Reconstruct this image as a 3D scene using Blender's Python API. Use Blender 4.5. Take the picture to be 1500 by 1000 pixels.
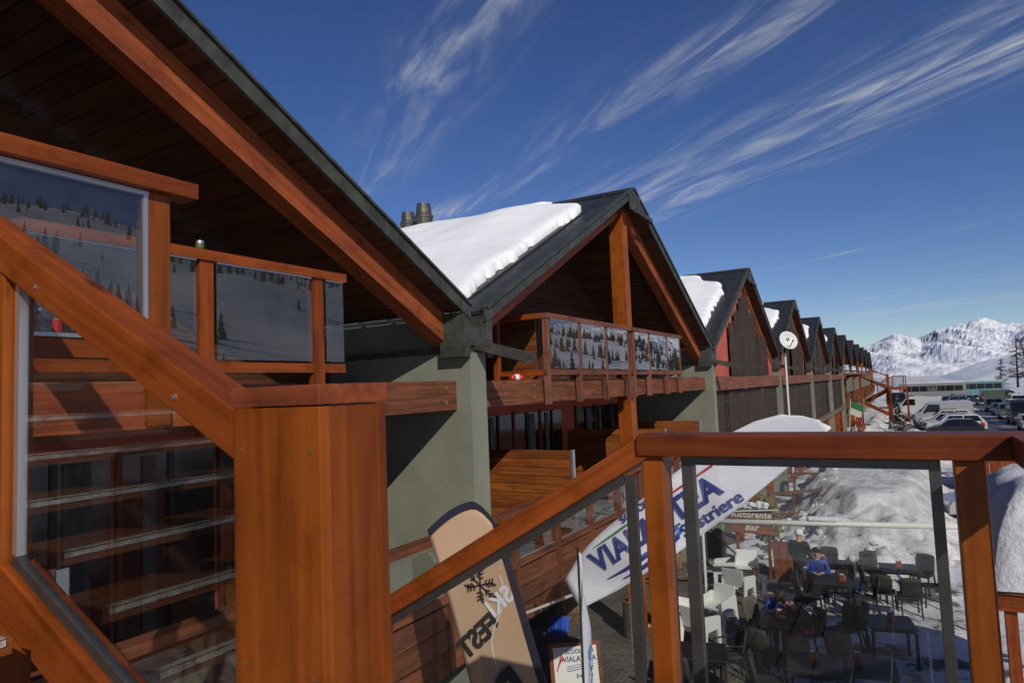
import bpy, bmesh, math, random
from mathutils import Vector, Matrix, noise
random.seed(7)
for o in list(bpy.data.objects): bpy.data.objects.remove(o)
S = bpy.context.scene
R = math.radians
# ---------------------------------------------------------------- camera
RW = Matrix(((0.86509838, -0.07049696, -0.49662357), (0.49996365, 0.04122507, 0.86506465), (-0.04051108, -0.99665976, 0.07090966)))
cam = bpy.data.cameras.new('camera'); co = bpy.data.objects.new('camera', cam); S.collection.objects.link(co)
cx, cy, cz = RW.col[0], RW.col[1], RW.col[2]
m = Matrix.Identity(4)
for i in range(3): m[i][0] = cx[i]; m[i][1] = -cy[i]; m[i][2] = -cz[i]
co.matrix_world = m
cam.sensor_width = 36; cam.lens = 986.2454 / 1500 * 36; cam.clip_start = .05; cam.clip_end = 20000
S.camera = co
S.render.resolution_x = 1024; S.render.resolution_y = 682
# ---------------------------------------------------------------- light
SUN = Vector((.94, -.89, .82)).normalized()
el = math.asin(SUN.z); az = math.atan2(SUN.x, SUN.y)
W = bpy.data.worlds.new('World'); S.world = W; W.use_nodes = True
nt = W.node_tree; N = nt.nodes; L = nt.links
bg = N['Background']; bg.inputs[1].default_value = .086
sky = N.new('ShaderNodeTexSky'); sky.sky_type = 'NISHITA'; sky.sun_disc = False
sky.sun_elevation = el; sky.sun_rotation = az; sky.altitude = 2000; sky.dust_density = .5; sky.air_density = 1.0; sky.ozone_density = 2.2
geo = N.new('ShaderNodeTexCoord')
sep = N.new('ShaderNodeSeparateXYZ'); L.new(geo.outputs['Generated'], sep.inputs[0])
def mth(op, a, b=None, nt=nt, clamp=False):
    n = nt.nodes.new('ShaderNodeMath'); n.operation = op; n.use_clamp = clamp
    for i, v in enumerate((a, b)):
        if v is None: continue
        if isinstance(v, (int, float)): n.inputs[i].default_value = v
        else: nt.links.new(v, n.inputs[i])
    return n.outputs[0]
zc = mth('MAXIMUM', sep.outputs[2], .03)
px = mth('DIVIDE', sep.outputs[0], zc); py = mth('DIVIDE', sep.outputs[1], zc)
cmb = N.new('ShaderNodeCombineXYZ'); L.new(px, cmb.inputs[0]); L.new(py, cmb.inputs[1])
def cloudlayer(rot, sx, sy, scale, lo, hi, detail, off, dist=.6):
    vr = N.new('ShaderNodeVectorRotate'); vr.rotation_type = 'Z_AXIS'; vr.inputs['Angle'].default_value = rot; L.new(cmb.outputs[0], vr.inputs['Vector'])
    mp = N.new('ShaderNodeMapping'); L.new(vr.outputs[0], mp.inputs[0]); mp.inputs['Scale'].default_value = (sx, sy, 1); mp.inputs['Location'].default_value = off
    nz = N.new('ShaderNodeTexNoise'); nz.inputs['Scale'].default_value = scale; nz.inputs['Detail'].default_value = detail; nz.inputs['Roughness'].default_value = .62; nz.inputs['Distortion'].default_value = dist
    L.new(mp.outputs[0], nz.inputs['Vector'])
    mr = N.new('ShaderNodeMapRange'); mr.interpolation_type = 'SMOOTHSTEP'; mr.inputs[1].default_value = lo; mr.inputs[2].default_value = hi; L.new(nz.outputs['Fac'], mr.inputs[0])
    return mr.outputs[0]
ROT = math.atan2(.54, .84)
fine = cloudlayer(ROT + .10, .55, 3.6, 2.0, .40, .76, 10, (1.0, 4.0, 0), 1.1)
wisp = cloudlayer(ROT - .35, .5, 1.6, 1.1, .40, .72, 6, (2.0, 1.0, 0), .8)
vr0 = N.new('ShaderNodeVectorRotate'); vr0.rotation_type = 'Z_AXIS'; vr0.inputs['Angle'].default_value = ROT; L.new(cmb.outputs[0], vr0.inputs['Vector'])
wob = N.new('ShaderNodeTexNoise'); wob.inputs['Scale'].default_value = .9; wob.inputs['Detail'].default_value = 3; L.new(vr0.outputs[0], wob.inputs['Vector'])
sp0 = N.new('ShaderNodeSeparateXYZ'); L.new(vr0.outputs[0], sp0.inputs[0])
yy_ = mth('ADD', sp0.outputs[1], mth('MULTIPLY', mth('SUBTRACT', wob.outputs[0], .5), .5))
def band(c, w, amp):
    q = mth('DIVIDE', mth('SUBTRACT', yy_, c), w); return mth('MULTIPLY', mth('POWER', 2.71828, mth('MULTIPLY', mth('MULTIPLY', q, q), -1)), amp)
bsum = band(2.35, .30, 1.7)
for c_, w_, a_ in ((1.45, .13, 1.1), (.8, .13, .6), (4.95, .06, .8), (10.4, .6, 1.2), (8.2, .4, .4)): bsum = mth('ADD', bsum, band(c_, w_, a_))
cl = mth('MULTIPLY', mth('MULTIPLY', bsum, mth('ADD', mth('MULTIPLY', fine, .95), .05)), mth('ADD', mth('MULTIPLY', wisp, .7), .3))
fade = N.new('ShaderNodeMapRange'); fade.inputs[1].default_value = .03; fade.inputs[2].default_value = .10; L.new(sep.outputs[2], fade.inputs[0])
cl = mth('MULTIPLY', cl, fade.outputs[0], clamp=True)
mix = N.new('ShaderNodeMixRGB'); L.new(cl, mix.inputs[0]); hs = N.new('ShaderNodeHueSaturation'); hs.inputs['Hue'].default_value = .516; hs.inputs['Saturation'].default_value = 1.22; hs.inputs['Value'].default_value = 1.0; L.new(sky.outputs[0], hs.inputs['Color']); L.new(hs.outputs[0], mix.inputs[1]); mix.inputs[2].default_value = (6.6, 6.9, 7.4, 1)
L.new(mix.outputs[0], bg.inputs[0])
sl = bpy.data.lights.new('sun', 'SUN'); sl.energy = 3.8; sl.angle = R(.5); sl.color = (1, .93, .82)
so = bpy.data.objects.new('sun', sl); S.collection.objects.link(so); so.rotation_euler = SUN.to_track_quat('Z', 'Y').to_euler()
S.view_settings.view_transform = 'Standard'; S.view_settings.look = 'None'; S.view_settings.exposure = -.15; S.view_settings.gamma = 1
S.render.engine = 'CYCLES'; S.cycles.max_bounces = 8; S.cycles.transparent_max_bounces = 24
# ---------------------------------------------------------------- materials
MAT = {}
def newmat(name):
    M = bpy.data.materials.new(name); M.use_nodes = True; MAT[name] = M
    return M, M.node_tree, M.node_tree.nodes, M.node_tree.links, M.node_tree.nodes['Principled BSDF']
def ramp(nt, fac, stops):
    r = nt.nodes.new('ShaderNodeValToRGB'); e = r.color_ramp.elements
    while len(e) < len(stops): e.new(.5)
    for x, (p, c) in zip(e, stops): x.position = p; x.color = (*c, 1)
    nt.links.new(fac, r.inputs[0]); return r.outputs[0]
def wood(name, dark, light, rough=.5, streak=.5, spec=.4, scale=1.0, coat=0, knots=True):
    M, nt, N, L, B = newmat(name)
    at = N.new('ShaderNodeAttribute'); at.attribute_name = 'grain'
    mp = N.new('ShaderNodeMapping'); mp.inputs['Scale'].default_value = (1.1 * scale, 22 * scale, 22 * scale); L.new(at.outputs['Vector'], mp.inputs[0])
    n1 = N.new('ShaderNodeTexNoise'); n1.inputs['Scale'].default_value = 1; n1.inputs['Detail'].default_value = 6; n1.inputs['Distortion'].default_value = .8; L.new(mp.outputs[0], n1.inputs['Vector'])
    mp2 = N.new('ShaderNodeMapping'); mp2.inputs['Scale'].default_value = (.5, 2.2, 2.2); L.new(at.outputs['Vector'], mp2.inputs[0])
    n2 = N.new('ShaderNodeTexNoise'); n2.inputs['Scale'].default_value = 1; n2.inputs['Detail'].default_value = 3; L.new(mp2.outputs[0], n2.inputs['Vector'])
    f = mth('ADD', mth('MULTIPLY', n1.outputs[0], streak, nt), mth('MULTIPLY', n2.outputs[0], 1 - streak, nt), nt)
    mid = [a * .5 + b * .5 for a, b in zip(dark, light)]
    c = ramp(nt, f, [(.36, dark), (.5, mid), (.64, light)])
    oi = N.new('ShaderNodeObjectInfo')
    hv = N.new('ShaderNodeHueSaturation'); L.new(c, hv.inputs['Color']); L.new(mth('ADD', mth('MULTIPLY', oi.outputs['Random'], .35, nt), .82, nt), hv.inputs['Value'])
    col = hv.outputs[0]
    if knots:
        mk = N.new('ShaderNodeMapping'); mk.inputs['Scale'].default_value = (1.6, 5, 5); L.new(at.outputs['Vector'], mk.inputs[0])
        vo = N.new('ShaderNodeTexVoronoi'); vo.inputs['Scale'].default_value = 1; L.new(mk.outputs[0], vo.inputs['Vector'])
        k = N.new('ShaderNodeMapRange'); k.inputs[1].default_value = .06; k.inputs[2].default_value = .16; k.inputs[3].default_value = .45; k.inputs[4].default_value = 1; L.new(vo.outputs['Distance'], k.inputs[0])
        mx = N.new('ShaderNodeMixRGB'); mx.blend_type = 'MULTIPLY'; mx.inputs[0].default_value = 1; L.new(col, mx.inputs[1]); L.new(k.outputs[0], mx.inputs[2]); col = mx.outputs[0]
    ns_ = N.new('ShaderNodeTexNoise'); ns_.inputs['Scale'].default_value = 3.2; ns_.inputs['Detail'].default_value = 8; ns_.inputs['Roughness'].default_value = .7; L.new(at.outputs['Vector'], ns_.inputs['Vector'])
    st_ = N.new('ShaderNodeMixRGB'); st_.blend_type = 'MULTIPLY'; st_.inputs[0].default_value = 1; L.new(col, st_.inputs[1]); L.new(ramp(nt, ns_.outputs[0], [(.30, (.62, .58, .55)), (.47, (1, 1, 1)), (.72, (1.22, 1.2, 1.15))]), st_.inputs[2]); col = st_.outputs[0]
    rgh = N.new('ShaderNodeMapRange'); rgh.inputs[3].default_value = rough - .12; rgh.inputs[4].default_value = rough + .22; L.new(ns_.outputs[0], rgh.inputs[0]); L.new(rgh.outputs[0], B.inputs['Roughness'])
    L.new(col, B.inputs['Base Color']); B.inputs['Specular IOR Level'].default_value = spec
    B.inputs['Coat Weight'].default_value = coat; B.inputs['Coat Roughness'].default_value = .25
    bp = N.new('ShaderNodeBump'); bp.inputs['Strength'].default_value = .25; bp.inputs['Distance'].default_value = .004; L.new(n1.outputs[0], bp.inputs['Height']); L.new(bp.outputs[0], B.inputs['Normal'])
def plain(name, col, rough=.6, metal=0, spec=.4, var=.0, vs=3.0, bump=0, bs=20, coat=0, var2=None):
    M, nt, N, L, B = newmat(name)
    B.inputs['Roughness'].default_value = rough; B.inputs['Metallic'].default_value = metal; B.inputs['Specular IOR Level'].default_value = spec; B.inputs['Coat Weight'].default_value = coat
    tc = N.new('ShaderNodeTexCoord')
    if var or var2:
        nz = N.new('ShaderNodeTexNoise'); nz.inputs['Scale'].default_value = vs; nz.inputs['Detail'].default_value = 6; nz.inputs['Roughness'].default_value = .6; L.new(tc.outputs['Object'], nz.inputs['Vector'])
        a = [max(0, c * (1 - var)) for c in col]; b = var2 or [c * (1 + var) for c in col]
        L.new(ramp(nt, nz.outputs[0], [(.35, a), (.65, b)]), B.inputs['Base Color'])
    else: B.inputs['Base Color'].default_value = (*col, 1)
    if bump:
        nb = N.new('ShaderNodeTexNoise'); nb.inputs['Scale'].default_value = bs; nb.inputs['Detail'].default_value = 6; L.new(tc.outputs['Object'], nb.inputs['Vector'])
        bp = N.new('ShaderNodeBump'); bp.inputs['Strength'].default_value = bump; bp.inputs['Distance'].default_value = .02; L.new(nb.outputs[0], bp.inputs['Height']); L.new(bp.outputs[0], B.inputs['Normal'])
wood('wood_new', (.115, .022, .003), (.27, .061, .009), rough=.45, streak=.5, spec=.25, knots=True)
wood('wood_gold', (.125, .026, .002), (.29, .072, .006), rough=.42, streak=.4, spec=.3, knots=True)
wood('wood_beam', (.07, .022, .010), (.21, .066, .024), rough=.65, streak=.75)
wood('wood_rafter', (.13, .026, .007), (.30, .07, .017), rough=.6, streak=.6)
wood('wood_rose', (.09, .03, .018), (.22, .076, .045), rough=.7, streak=.75)
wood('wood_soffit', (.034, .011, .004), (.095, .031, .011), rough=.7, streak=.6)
wood('wood_screen', (.10, .026, .004), (.26, .075, .012), rough=.55, streak=.7)
wood('wood_shutter', (.016, .010, .007), (.055, .034, .022), rough=.75, streak=.85, knots=False)
wood('wood_deck', (.07, .062, .05), (.17, .145, .115), rough=.8, streak=.7)
wood('wood_barrel', (.14, .075, .035), (.3, .17, .085), rough=.7, streak=.6)
plain('stucco_green', (.185, .192, .146), .9, var=.15, vs=.9, bump=.25, bs=60)
plain('plaster_red', (.42, .092, .058), .85, var=.12, vs=2, bump=.2, bs=50)
plain('roof_metal', (.038, .04, .042), .45, metal=.3, var=.3, vs=2.5)
plain('fascia_metal', (.055, .06, .048), .55, metal=.2, var=.35, vs=6)
plain('gutter_metal', (.09, .085, .075), .5, metal=.5, var=.3, vs=5)
plain('steel', (.12, .11, .10), .45, metal=.75, var=.15, vs=8)
plain('aluminium', (.6, .6, .6), .35, metal=.85)
plain('nosing', (.7, .68, .62), .3, metal=.6, var=.6, vs=45)
plain('brass', (.30, .2, .08), .5, metal=.7)
plain('dark_glass', (.008, .009, .011), .12, spec=.5)
plain('curtain', (.10, .10, .105), .9, var=.3, vs=9)
plain('black_plastic', (.014, .013, .013), .5, var=.2, vs=30)
plain('wicker', (.03, .026, .022), .7, var=.5, vs=70, bump=.5, bs=90)
plain('wicker_pale', (.11, .095, .075), .75, var=.4, vs=60, bump=.5, bs=90)
plain('white_plastic', (.62, .63, .6), .45)
plain('white_paint', (.6, .59, .54), .5)
plain('yellow', (.6, .36, .02), .5)
plain('blue_plastic', (.01, .06, .42), .4)
plain('tyre', (.012, .012, .012), .8)
plain('rubber_red', (.4, .01, .012), .5)
plain('green_leaf', (.05, .075, .02), .8, var=.4, vs=5)
plain('yellow_leaf', (.16, .14, .03), .8, var=.4, vs=9)
plain('conifer', (.022, .032, .018), .9, var=.4, vs=2)
plain('bark', (.06, .042, .03), .9, var=.3, vs=6)
plain('cloth_white', (.66, .66, .72), .8, var=.05, vs=2)
plain('cloth_beige', (.50, .335, .215), .8, var=.05, vs=2)
plain('cloth_navy', (.02, .02, .04), .7)
plain('ink_navy', (.035, .045, .21), .7)
plain('ink_blue', (.045, .14, .44), .7)
plain('ink_green', (.03, .16, .05), .7)
plain('ink_red', (.45, .03, .05), .7)
plain('ink_black', (.018, .02, .026), .7)
plain('skin', (.42, .22, .14), .6)
plain('hair', (.015, .011, .009), .7)
plain('jacket_black', (.016, .016, .019), .75)
plain('jacket_blue', (.01, .07, .42), .6, var2=(.008, .012, .04), var=.1, vs=9)
plain('jeans', (.025, .03, .045), .85)
plain('trousers_red', (.33, .012, .025), .7)
plain('can_red', (.42, .02, .025), .35)
plain('green_lid', (.06, .12, .02), .5)
def snowmat(name, col, dirt=0, vs=3.0, bump=.6, bs=7):
    M, nt, N, L, B = newmat(name)
    tc = N.new('ShaderNodeTexCoord')
    nz = N.new('ShaderNodeTexNoise'); nz.inputs['Scale'].default_value = vs; nz.inputs['Detail'].default_value = 9; nz.inputs['Roughness'].default_value = .65; L.new(tc.outputs['Object'], nz.inputs['Vector'])
    d = [c * (1 - dirt) for c in col]
    L.new(ramp(nt, nz.outputs[0], [(.38, d), (.58, col)]), B.inputs['Base Color'])
    B.inputs['Roughness'].default_value = .75; B.inputs['Specular IOR Level'].default_value = .25
    n2 = N.new('ShaderNodeTexNoise'); n2.inputs['Scale'].default_value = bs; n2.inputs['Detail'].default_value = 8; n2.inputs['Roughness'].default_value = .7; L.new(tc.outputs['Object'], n2.inputs['Vector'])
    bp = N.new('ShaderNodeBump'); bp.inputs['Strength'].default_value = bump; bp.inputs['Distance'].default_value = .12; L.new(n2.outputs[0], bp.inputs['Height']); L.new(bp.outputs[0], B.inputs['Normal'])
snowmat('snow_roof', (.82, .83, .85), 0.02, bump=.12, bs=3)
snowmat('snow', (.74, .75, .78), .22, vs=1.3, bump=.9, bs=4)
snowmat('snow_dirty', (.70, .70, .70), .38, vs=.9, bump=.8, bs=5)
def glassmat(name, tint, rough=0.0, boost=1.0, dust=.004):
    M, nt, N, L, B = newmat(name); N.remove(B); out = N['Material Output']
    tr = N.new('ShaderNodeBsdfTransparent'); tr.inputs[0].default_value = (*tint, 1)
    gl = N.new('ShaderNodeBsdfGlossy'); gl.inputs['Roughness'].default_value = rough; gl.inputs[0].default_value = (1, 1, 1, 1)
    ge = N.new('ShaderNodeNewGeometry'); dt = N.new('ShaderNodeVectorMath'); dt.operation = 'DOT_PRODUCT'; L.new(ge.outputs['Normal'], dt.inputs[0]); L.new(ge.outputs['Incoming'], dt.inputs[1])
    fres = mth('ADD', mth('MULTIPLY', mth('POWER', mth('SUBTRACT', 1.0, mth('ABSOLUTE', dt.outputs['Value'], None, nt), nt, True), 5.0, nt), .96, nt), .04, nt)
    df = N.new('ShaderNodeBsdfDiffuse'); df.inputs[0].default_value = (.7, .72, .74, 1); du = N.new('ShaderNodeTexNoise'); du.inputs['Scale'].default_value = 6; du.inputs['Detail'].default_value = 7; tco = N.new('ShaderNodeTexCoord'); L.new(tco.outputs['Object'], du.inputs['Vector'])
    dm = N.new('ShaderNodeMixShader'); L.new(mth('MULTIPLY', du.outputs[0], dust, nt), dm.inputs[0]); L.new(tr.outputs[0], dm.inputs[1]); L.new(df.outputs[0], dm.inputs[2]); tr = dm
    mx = N.new('ShaderNodeMixShader'); L.new(mth('MULTIPLY', fres, boost, nt, True), mx.inputs[0]); L.new(tr.outputs[0], mx.inputs[1]); L.new(gl.outputs[0], mx.inputs[2]); L.new(mx.outputs[0], out.inputs[0])
glassmat('glass', (.92, .94, .93), boost=1.2); glassmat('glass_tint', (.74, .78, .79), boost=2.0, rough=.006, dust=.035)
# paving: stone setts
M, nt, Nn, Ln, B = newmat('paving')
tc = Nn.new('ShaderNodeTexCoord')
br = Nn.new('ShaderNodeTexBrick'); br.inputs['Scale'].default_value = 1; br.inputs['Brick Width'].default_value = .22; br.inputs['Row Height'].default_value = .14; br.inputs['Mortar Size'].default_value = .009
br.inputs['Color1'].default_value = (.10, .09, .078, 1); br.inputs['Color2'].default_value = (.155, .138, .115, 1); br.inputs['Mortar'].default_value = (.045, .04, .035, 1); Ln.new(tc.outputs['Object'], br.inputs['Vector'])
nz = Nn.new('ShaderNodeTexNoise'); nz.inputs['Scale'].default_value = .7; nz.inputs['Detail'].default_value = 8; Ln.new(tc.outputs['Object'], nz.inputs['Vector'])
mx = Nn.new('ShaderNodeMixRGB'); mx.blend_type = 'MULTIPLY'; mx.inputs[0].default_value = .7; Ln.new(br.outputs[0], mx.inputs[1]); Ln.new(ramp(nt, nz.outputs[0], [(.3, (.5, .5, .5)), (.65, (1.2, 1.2, 1.2))]), mx.inputs[2])
Ln.new(mx.outputs[0], B.inputs['Base Color']); B.inputs['Roughness'].default_value = .75
bp = Nn.new('ShaderNodeBump'); bp.inputs['Strength'].default_value = .6; bp.inputs['Distance'].default_value = .02; Ln.new(br.outputs['Fac'], bp.inputs['Height']); bp.invert = True; Ln.new(bp.outputs[0], B.inputs['Normal'])
M, nt, Nn, Ln, B = newmat('courtyard')
tc = Nn.new('ShaderNodeTexCoord'); geo_ = Nn.new('ShaderNodeNewGeometry'); sp_g = Nn.new('ShaderNodeSeparateXYZ'); Ln.new(geo_.outputs['Position'], sp_g.inputs[0])
nz = Nn.new('ShaderNodeTexNoise'); nz.inputs['Scale'].default_value = .75; nz.inputs['Detail'].default_value = 10; nz.inputs['Roughness'].default_value = .68; Ln.new(geo_.outputs['Position'], nz.inputs['Vector'])
def mr_(v, a, b, c, d):
    q = Nn.new('ShaderNodeMapRange'); q.interpolation_type = 'SMOOTHSTEP'
    for i_, x_ in enumerate((a, b, c, d)): q.inputs[i_ + 1].default_value = x_
    Ln.new(v, q.inputs[0]); return q.outputs[0]
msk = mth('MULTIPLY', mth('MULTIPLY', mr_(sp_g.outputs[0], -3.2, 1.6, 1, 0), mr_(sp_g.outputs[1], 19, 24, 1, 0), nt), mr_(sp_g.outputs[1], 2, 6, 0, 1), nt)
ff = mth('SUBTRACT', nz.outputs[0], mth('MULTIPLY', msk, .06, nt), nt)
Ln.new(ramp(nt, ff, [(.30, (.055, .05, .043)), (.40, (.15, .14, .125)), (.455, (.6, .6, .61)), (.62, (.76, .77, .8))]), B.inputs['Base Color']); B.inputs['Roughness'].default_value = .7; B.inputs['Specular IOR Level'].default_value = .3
n2 = Nn.new('ShaderNodeTexNoise'); n2.inputs['Scale'].default_value = 4; n2.inputs['Detail'].default_value = 9; n2.inputs['Roughness'].default_value = .7; Ln.new(geo_.outputs['Position'], n2.inputs['Vector'])
bp = Nn.new('ShaderNodeBump'); bp.inputs['Strength'].default_value = .9; bp.inputs['Distance'].default_value = .1; Ln.new(n2.outputs[0], bp.inputs['Height']); Ln.new(bp.outputs[0], B.inputs['Normal'])
# wet road with slush
M, nt, Nn, Ln, B = newmat('road')
tc = Nn.new('ShaderNodeTexCoord'); mp = Nn.new('ShaderNodeMapping'); mp.inputs['Scale'].default_value = (.6, .09, 1); Ln.new(tc.outputs['Object'], mp.inputs[0])
nz = Nn.new('ShaderNodeTexNoise'); nz.inputs['Scale'].default_value = 1; nz.inputs['Detail'].default_value = 8; Ln.new(mp.outputs[0], nz.inputs['Vector'])
Ln.new(ramp(nt, nz.outputs[0], [(.45, (.055, .05, .048)), (.56, (.13, .115, .105)), (.64, (.5, .5, .51))]), B.inputs['Base Color']); B.inputs['Roughness'].default_value = .55
# mountain: snow and rock by slope
def mountmat(name, lo, hi, rock, sc):
    M, nt, N, L, B = newmat(name)
    g = N.new('ShaderNodeNewGeometry'); sp = N.new('ShaderNodeSeparateXYZ'); L.new(g.outputs['Normal'], sp.inputs[0])
    tc = N.new('ShaderNodeTexCoord'); nz = N.new('ShaderNodeTexNoise'); nz.inputs['Scale'].default_value = sc; nz.inputs['Detail'].default_value = 10; nz.inputs['Roughness'].default_value = .7; L.new(tc.outputs['Object'], nz.inputs['Vector'])
    f = mth('ADD', sp.outputs[2], mth('MULTIPLY', mth('SUBTRACT', nz.outputs[0], .5, nt), .9, nt), nt)
    L.new(ramp(nt, f, [(lo, rock), (hi, (.78, .8, .84))]), B.inputs['Base Color']); B.inputs['Roughness'].default_value = .85; B.inputs['Specular IOR Level'].default_value = .1
mountmat('mountain_snow', .56, .72, (.11, .11, .13), .007)
mountmat('hill_snow', .56, .64, (.13, .105, .085), .05)

# ---------------------------------------------------------------- helpers
C = S.collection
ORG = {}
def T_(o, label=None, cat=None, group=None, kind=None):
    if label: o['label'] = label
    if cat: o['category'] = cat
    if group: o['group'] = group
    if kind: o['kind'] = kind
    return o
def empty(name, loc, label, cat, group=None):
    o = bpy.data.objects.new(name, None); C.objects.link(o); o.location = loc; o.empty_display_size = .2
    ORG[o.name] = Vector(loc); return T_(o, label, cat, group)
def nb():
    bm = bmesh.new(); bm.verts.layers.float_vector.new('grain'); return bm
def setgrain(bm, vs, axis, org, seed=None):
    ly = bm.verts.layers.float_vector['grain']; r = Vector((random.random() * 40, random.random() * 40, random.random() * 40))
    a = Vector(axis).normalized(); b = a.orthogonal().normalized(); c = a.cross(b)
    for v in vs:
        d = v.co - org; v[ly] = Vector((d.dot(a), d.dot(b), d.dot(c))) + r
def box(bm, x0, x1, y0, y1, z0, z1, axis=None):
    vs = [bm.verts.new((x, y, z)) for x in (x0, x1) for y in (y0, y1) for z in (z0, z1)]
    for f in ((0, 1, 3, 2), (4, 6, 7, 5), (0, 4, 5, 1), (2, 3, 7, 6), (0, 2, 6, 4), (1, 5, 7, 3)): bm.faces.new([vs[i] for i in f])
    d = (abs(x1 - x0), abs(y1 - y0), abs(z1 - z0))
    ax = axis or [(1, 0, 0), (0, 1, 0), (0, 0, 1)][d.index(max(d))]
    setgrain(bm, vs, ax, Vector((x0, y0, z0))); return vs
def bar(bm, p, q, w, h, up=(0, 0, 1)):
    p = Vector(p); q = Vector(q); d = (q - p).normalized(); u = Vector(up); s = d.cross(u).normalized(); u = s.cross(d).normalized()
    vs = []
    for e in (p, q):
        for a, b in ((-1, -1), (1, -1), (1, 1), (-1, 1)): vs.append(bm.verts.new(e + s * (a * w / 2) + u * (b * h / 2)))
    for f in ((3, 2, 1, 0), (4, 5, 6, 7), (0, 1, 5, 4), (1, 2, 6, 5), (2, 3, 7, 6), (3, 0, 4, 7)): bm.faces.new([vs[i] for i in f])
    setgrain(bm, vs, d, p); return vs
def slab(bm, pts, n, axis=(0, 0, 1)):
    """polygon pts (list of Vector) extruded by vector n"""
    n = Vector(n); a = [bm.verts.new(Vector(p)) for p in pts]; b = [bm.verts.new(Vector(p) + n) for p in pts]; k = len(pts)
    bm.faces.new(a[::-1]); bm.faces.new(b)
    for i in range(k): bm.faces.new((a[i], a[(i + 1) % k], b[(i + 1) % k], b[i]))
    setgrain(bm, a + b, axis, Vector(pts[0])); return a + b
def tube(bm, p, q, r0, r1=None, n=10, caps=True):
    p = Vector(p); q = Vector(q); r1 = r0 if r1 is None else r1; d = (q - p).normalized(); a = d.orthogonal().normalized(); b = d.cross(a)
    A = [bm.verts.new(p + (a * math.cos(t) + b * math.sin(t)) * r0) for t in [2 * math.pi * i / n for i in range(n)]]
    Bv = [bm.verts.new(q + (a * math.cos(t) + b * math.sin(t)) * r1) for t in [2 * math.pi * i / n for i in range(n)]]
    for i in range(n): bm.faces.new((A[i], A[(i + 1) % n], Bv[(i + 1) % n], Bv[i]))
    if caps: bm.faces.new(A[::-1]); bm.faces.new(Bv)
    setgrain(bm, A + Bv, d, p)
def lathe(bm, c, prof, n=16):
    c = Vector(c); rings = []
    for r, z in prof: rings.append([bm.verts.new(c + Vector((r * math.cos(2 * math.pi * i / n), r * math.sin(2 * math.pi * i / n), z))) for i in range(n)])
    for A, Bv in zip(rings, rings[1:]):
        for i in range(n): bm.faces.new((A[i], A[(i + 1) % n], Bv[(i + 1) % n], Bv[i]))
    bm.faces.new(rings[0][::-1]); bm.faces.new(rings[-1])
    setgrain(bm, [v for r in rings for v in r], (0, 0, 1), c)
def ob(name, bm, mat, parent=None, bevel=0, smooth=False, **kw):
    if bevel: bmesh.ops.bevel(bm, geom=[e for e in bm.edges], offset=bevel, segments=2, affect='EDGES', profile=.6)
    bmesh.ops.recalc_face_normals(bm, faces=bm.faces)
    org = ORG[parent.name] if parent else None
    if parent is None:
        mn = Vector((min(v.co.x for v in bm.verts), min(v.co.y for v in bm.verts), min(v.co.z for v in bm.verts))); mxx = Vector((max(v.co.x for v in bm.verts), max(v.co.y for v in bm.verts), 0))
        org = Vector(((mn.x + mxx.x) / 2, (mn.y + mxx.y) / 2, mn.z))
    bmesh.ops.translate(bm, verts=bm.verts, vec=-org)
    me = bpy.data.meshes.new(name); bm.to_mesh(me); bm.free()
    if smooth:
        for p in me.polygons: p.use_smooth = True
    o = bpy.data.objects.new(name, me); C.objects.link(o); me.materials.append(MAT[mat])
    if parent: o.parent = parent; ORG[o.name] = org
    else: o.location = org; ORG[o.name] = org
    T_(o, **kw); return o
def B1(name, mat, parent, x0, x1, y0, y1, z0, z1, bevel=0, axis=None, **kw):
    bm = nb(); box(bm, x0, x1, y0, y1, z0, z1, axis); return ob(name, bm, mat, parent, bevel, **kw)
def R1(name, mat, parent, p, q, w, h, up=(0, 0, 1), bevel=0, **kw):
    bm = nb(); bar(bm, p, q, w, h, up); return ob(name, bm, mat, parent, bevel, **kw)
def copy_tree(o, loc=None, rotz=None, label=None, group=None, parent=None):
    c = o.copy(); C.objects.link(c); c.parent = parent
    if loc is not None: c.location = loc
    if rotz is not None: c.rotation_euler = (0, 0, rotz)
    if label: c['label'] = label
    if group: c['group'] = group
    for ch in o.children:
        copy_tree(ch, parent=c)
    return c
def textmesh(name, body, size, mat, parent, mtx, extrude=.002, shear=0, flip=False, xs=1.0, bold=0.0):
    """mtx: columns u, v, n and origin, in world space"""
    cu = bpy.data.curves.new(name, 'FONT'); cu.body = body; cu.size = size; cu.extrude = extrude; cu.shear = shear; cu.align_x = 'CENTER'; cu.align_y = 'CENTER'; cu.offset = bold; cu.space_character = 1.05
    t = bpy.data.objects.new(name + '_tmp', cu); C.objects.link(t)
    dg = bpy.context.evaluated_depsgraph_get(); dg.update()
    me = bpy.data.meshes.new_from_object(t.evaluated_get(dg)); bpy.data.objects.remove(t)
    me.name = name
    org = ORG[parent.name]
    M4 = Matrix.Translation(-org) @ mtx @ Matrix.Diagonal(((-1 if flip else 1) * xs, 1, 1, 1))
    me.transform(M4)
    if flip: me.flip_normals()
    me.materials.clear(); me.materials.append(MAT[mat])
    o = bpy.data.objects.new(name, me); C.objects.link(o); o.parent = parent; ORG[o.name] = org
    return o
def frame(u, v, org):
    u = Vector(u).normalized(); v = Vector(v); v = (v - u * v.dot(u)).normalized(); n = u.cross(v)
    m = Matrix.Identity(4)
    for i in range(3): m[i][0] = u[i]; m[i][1] = v[i]; m[i][2] = n[i]; m[i][3] = org[i]
    return m

GZ = -5.5
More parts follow.
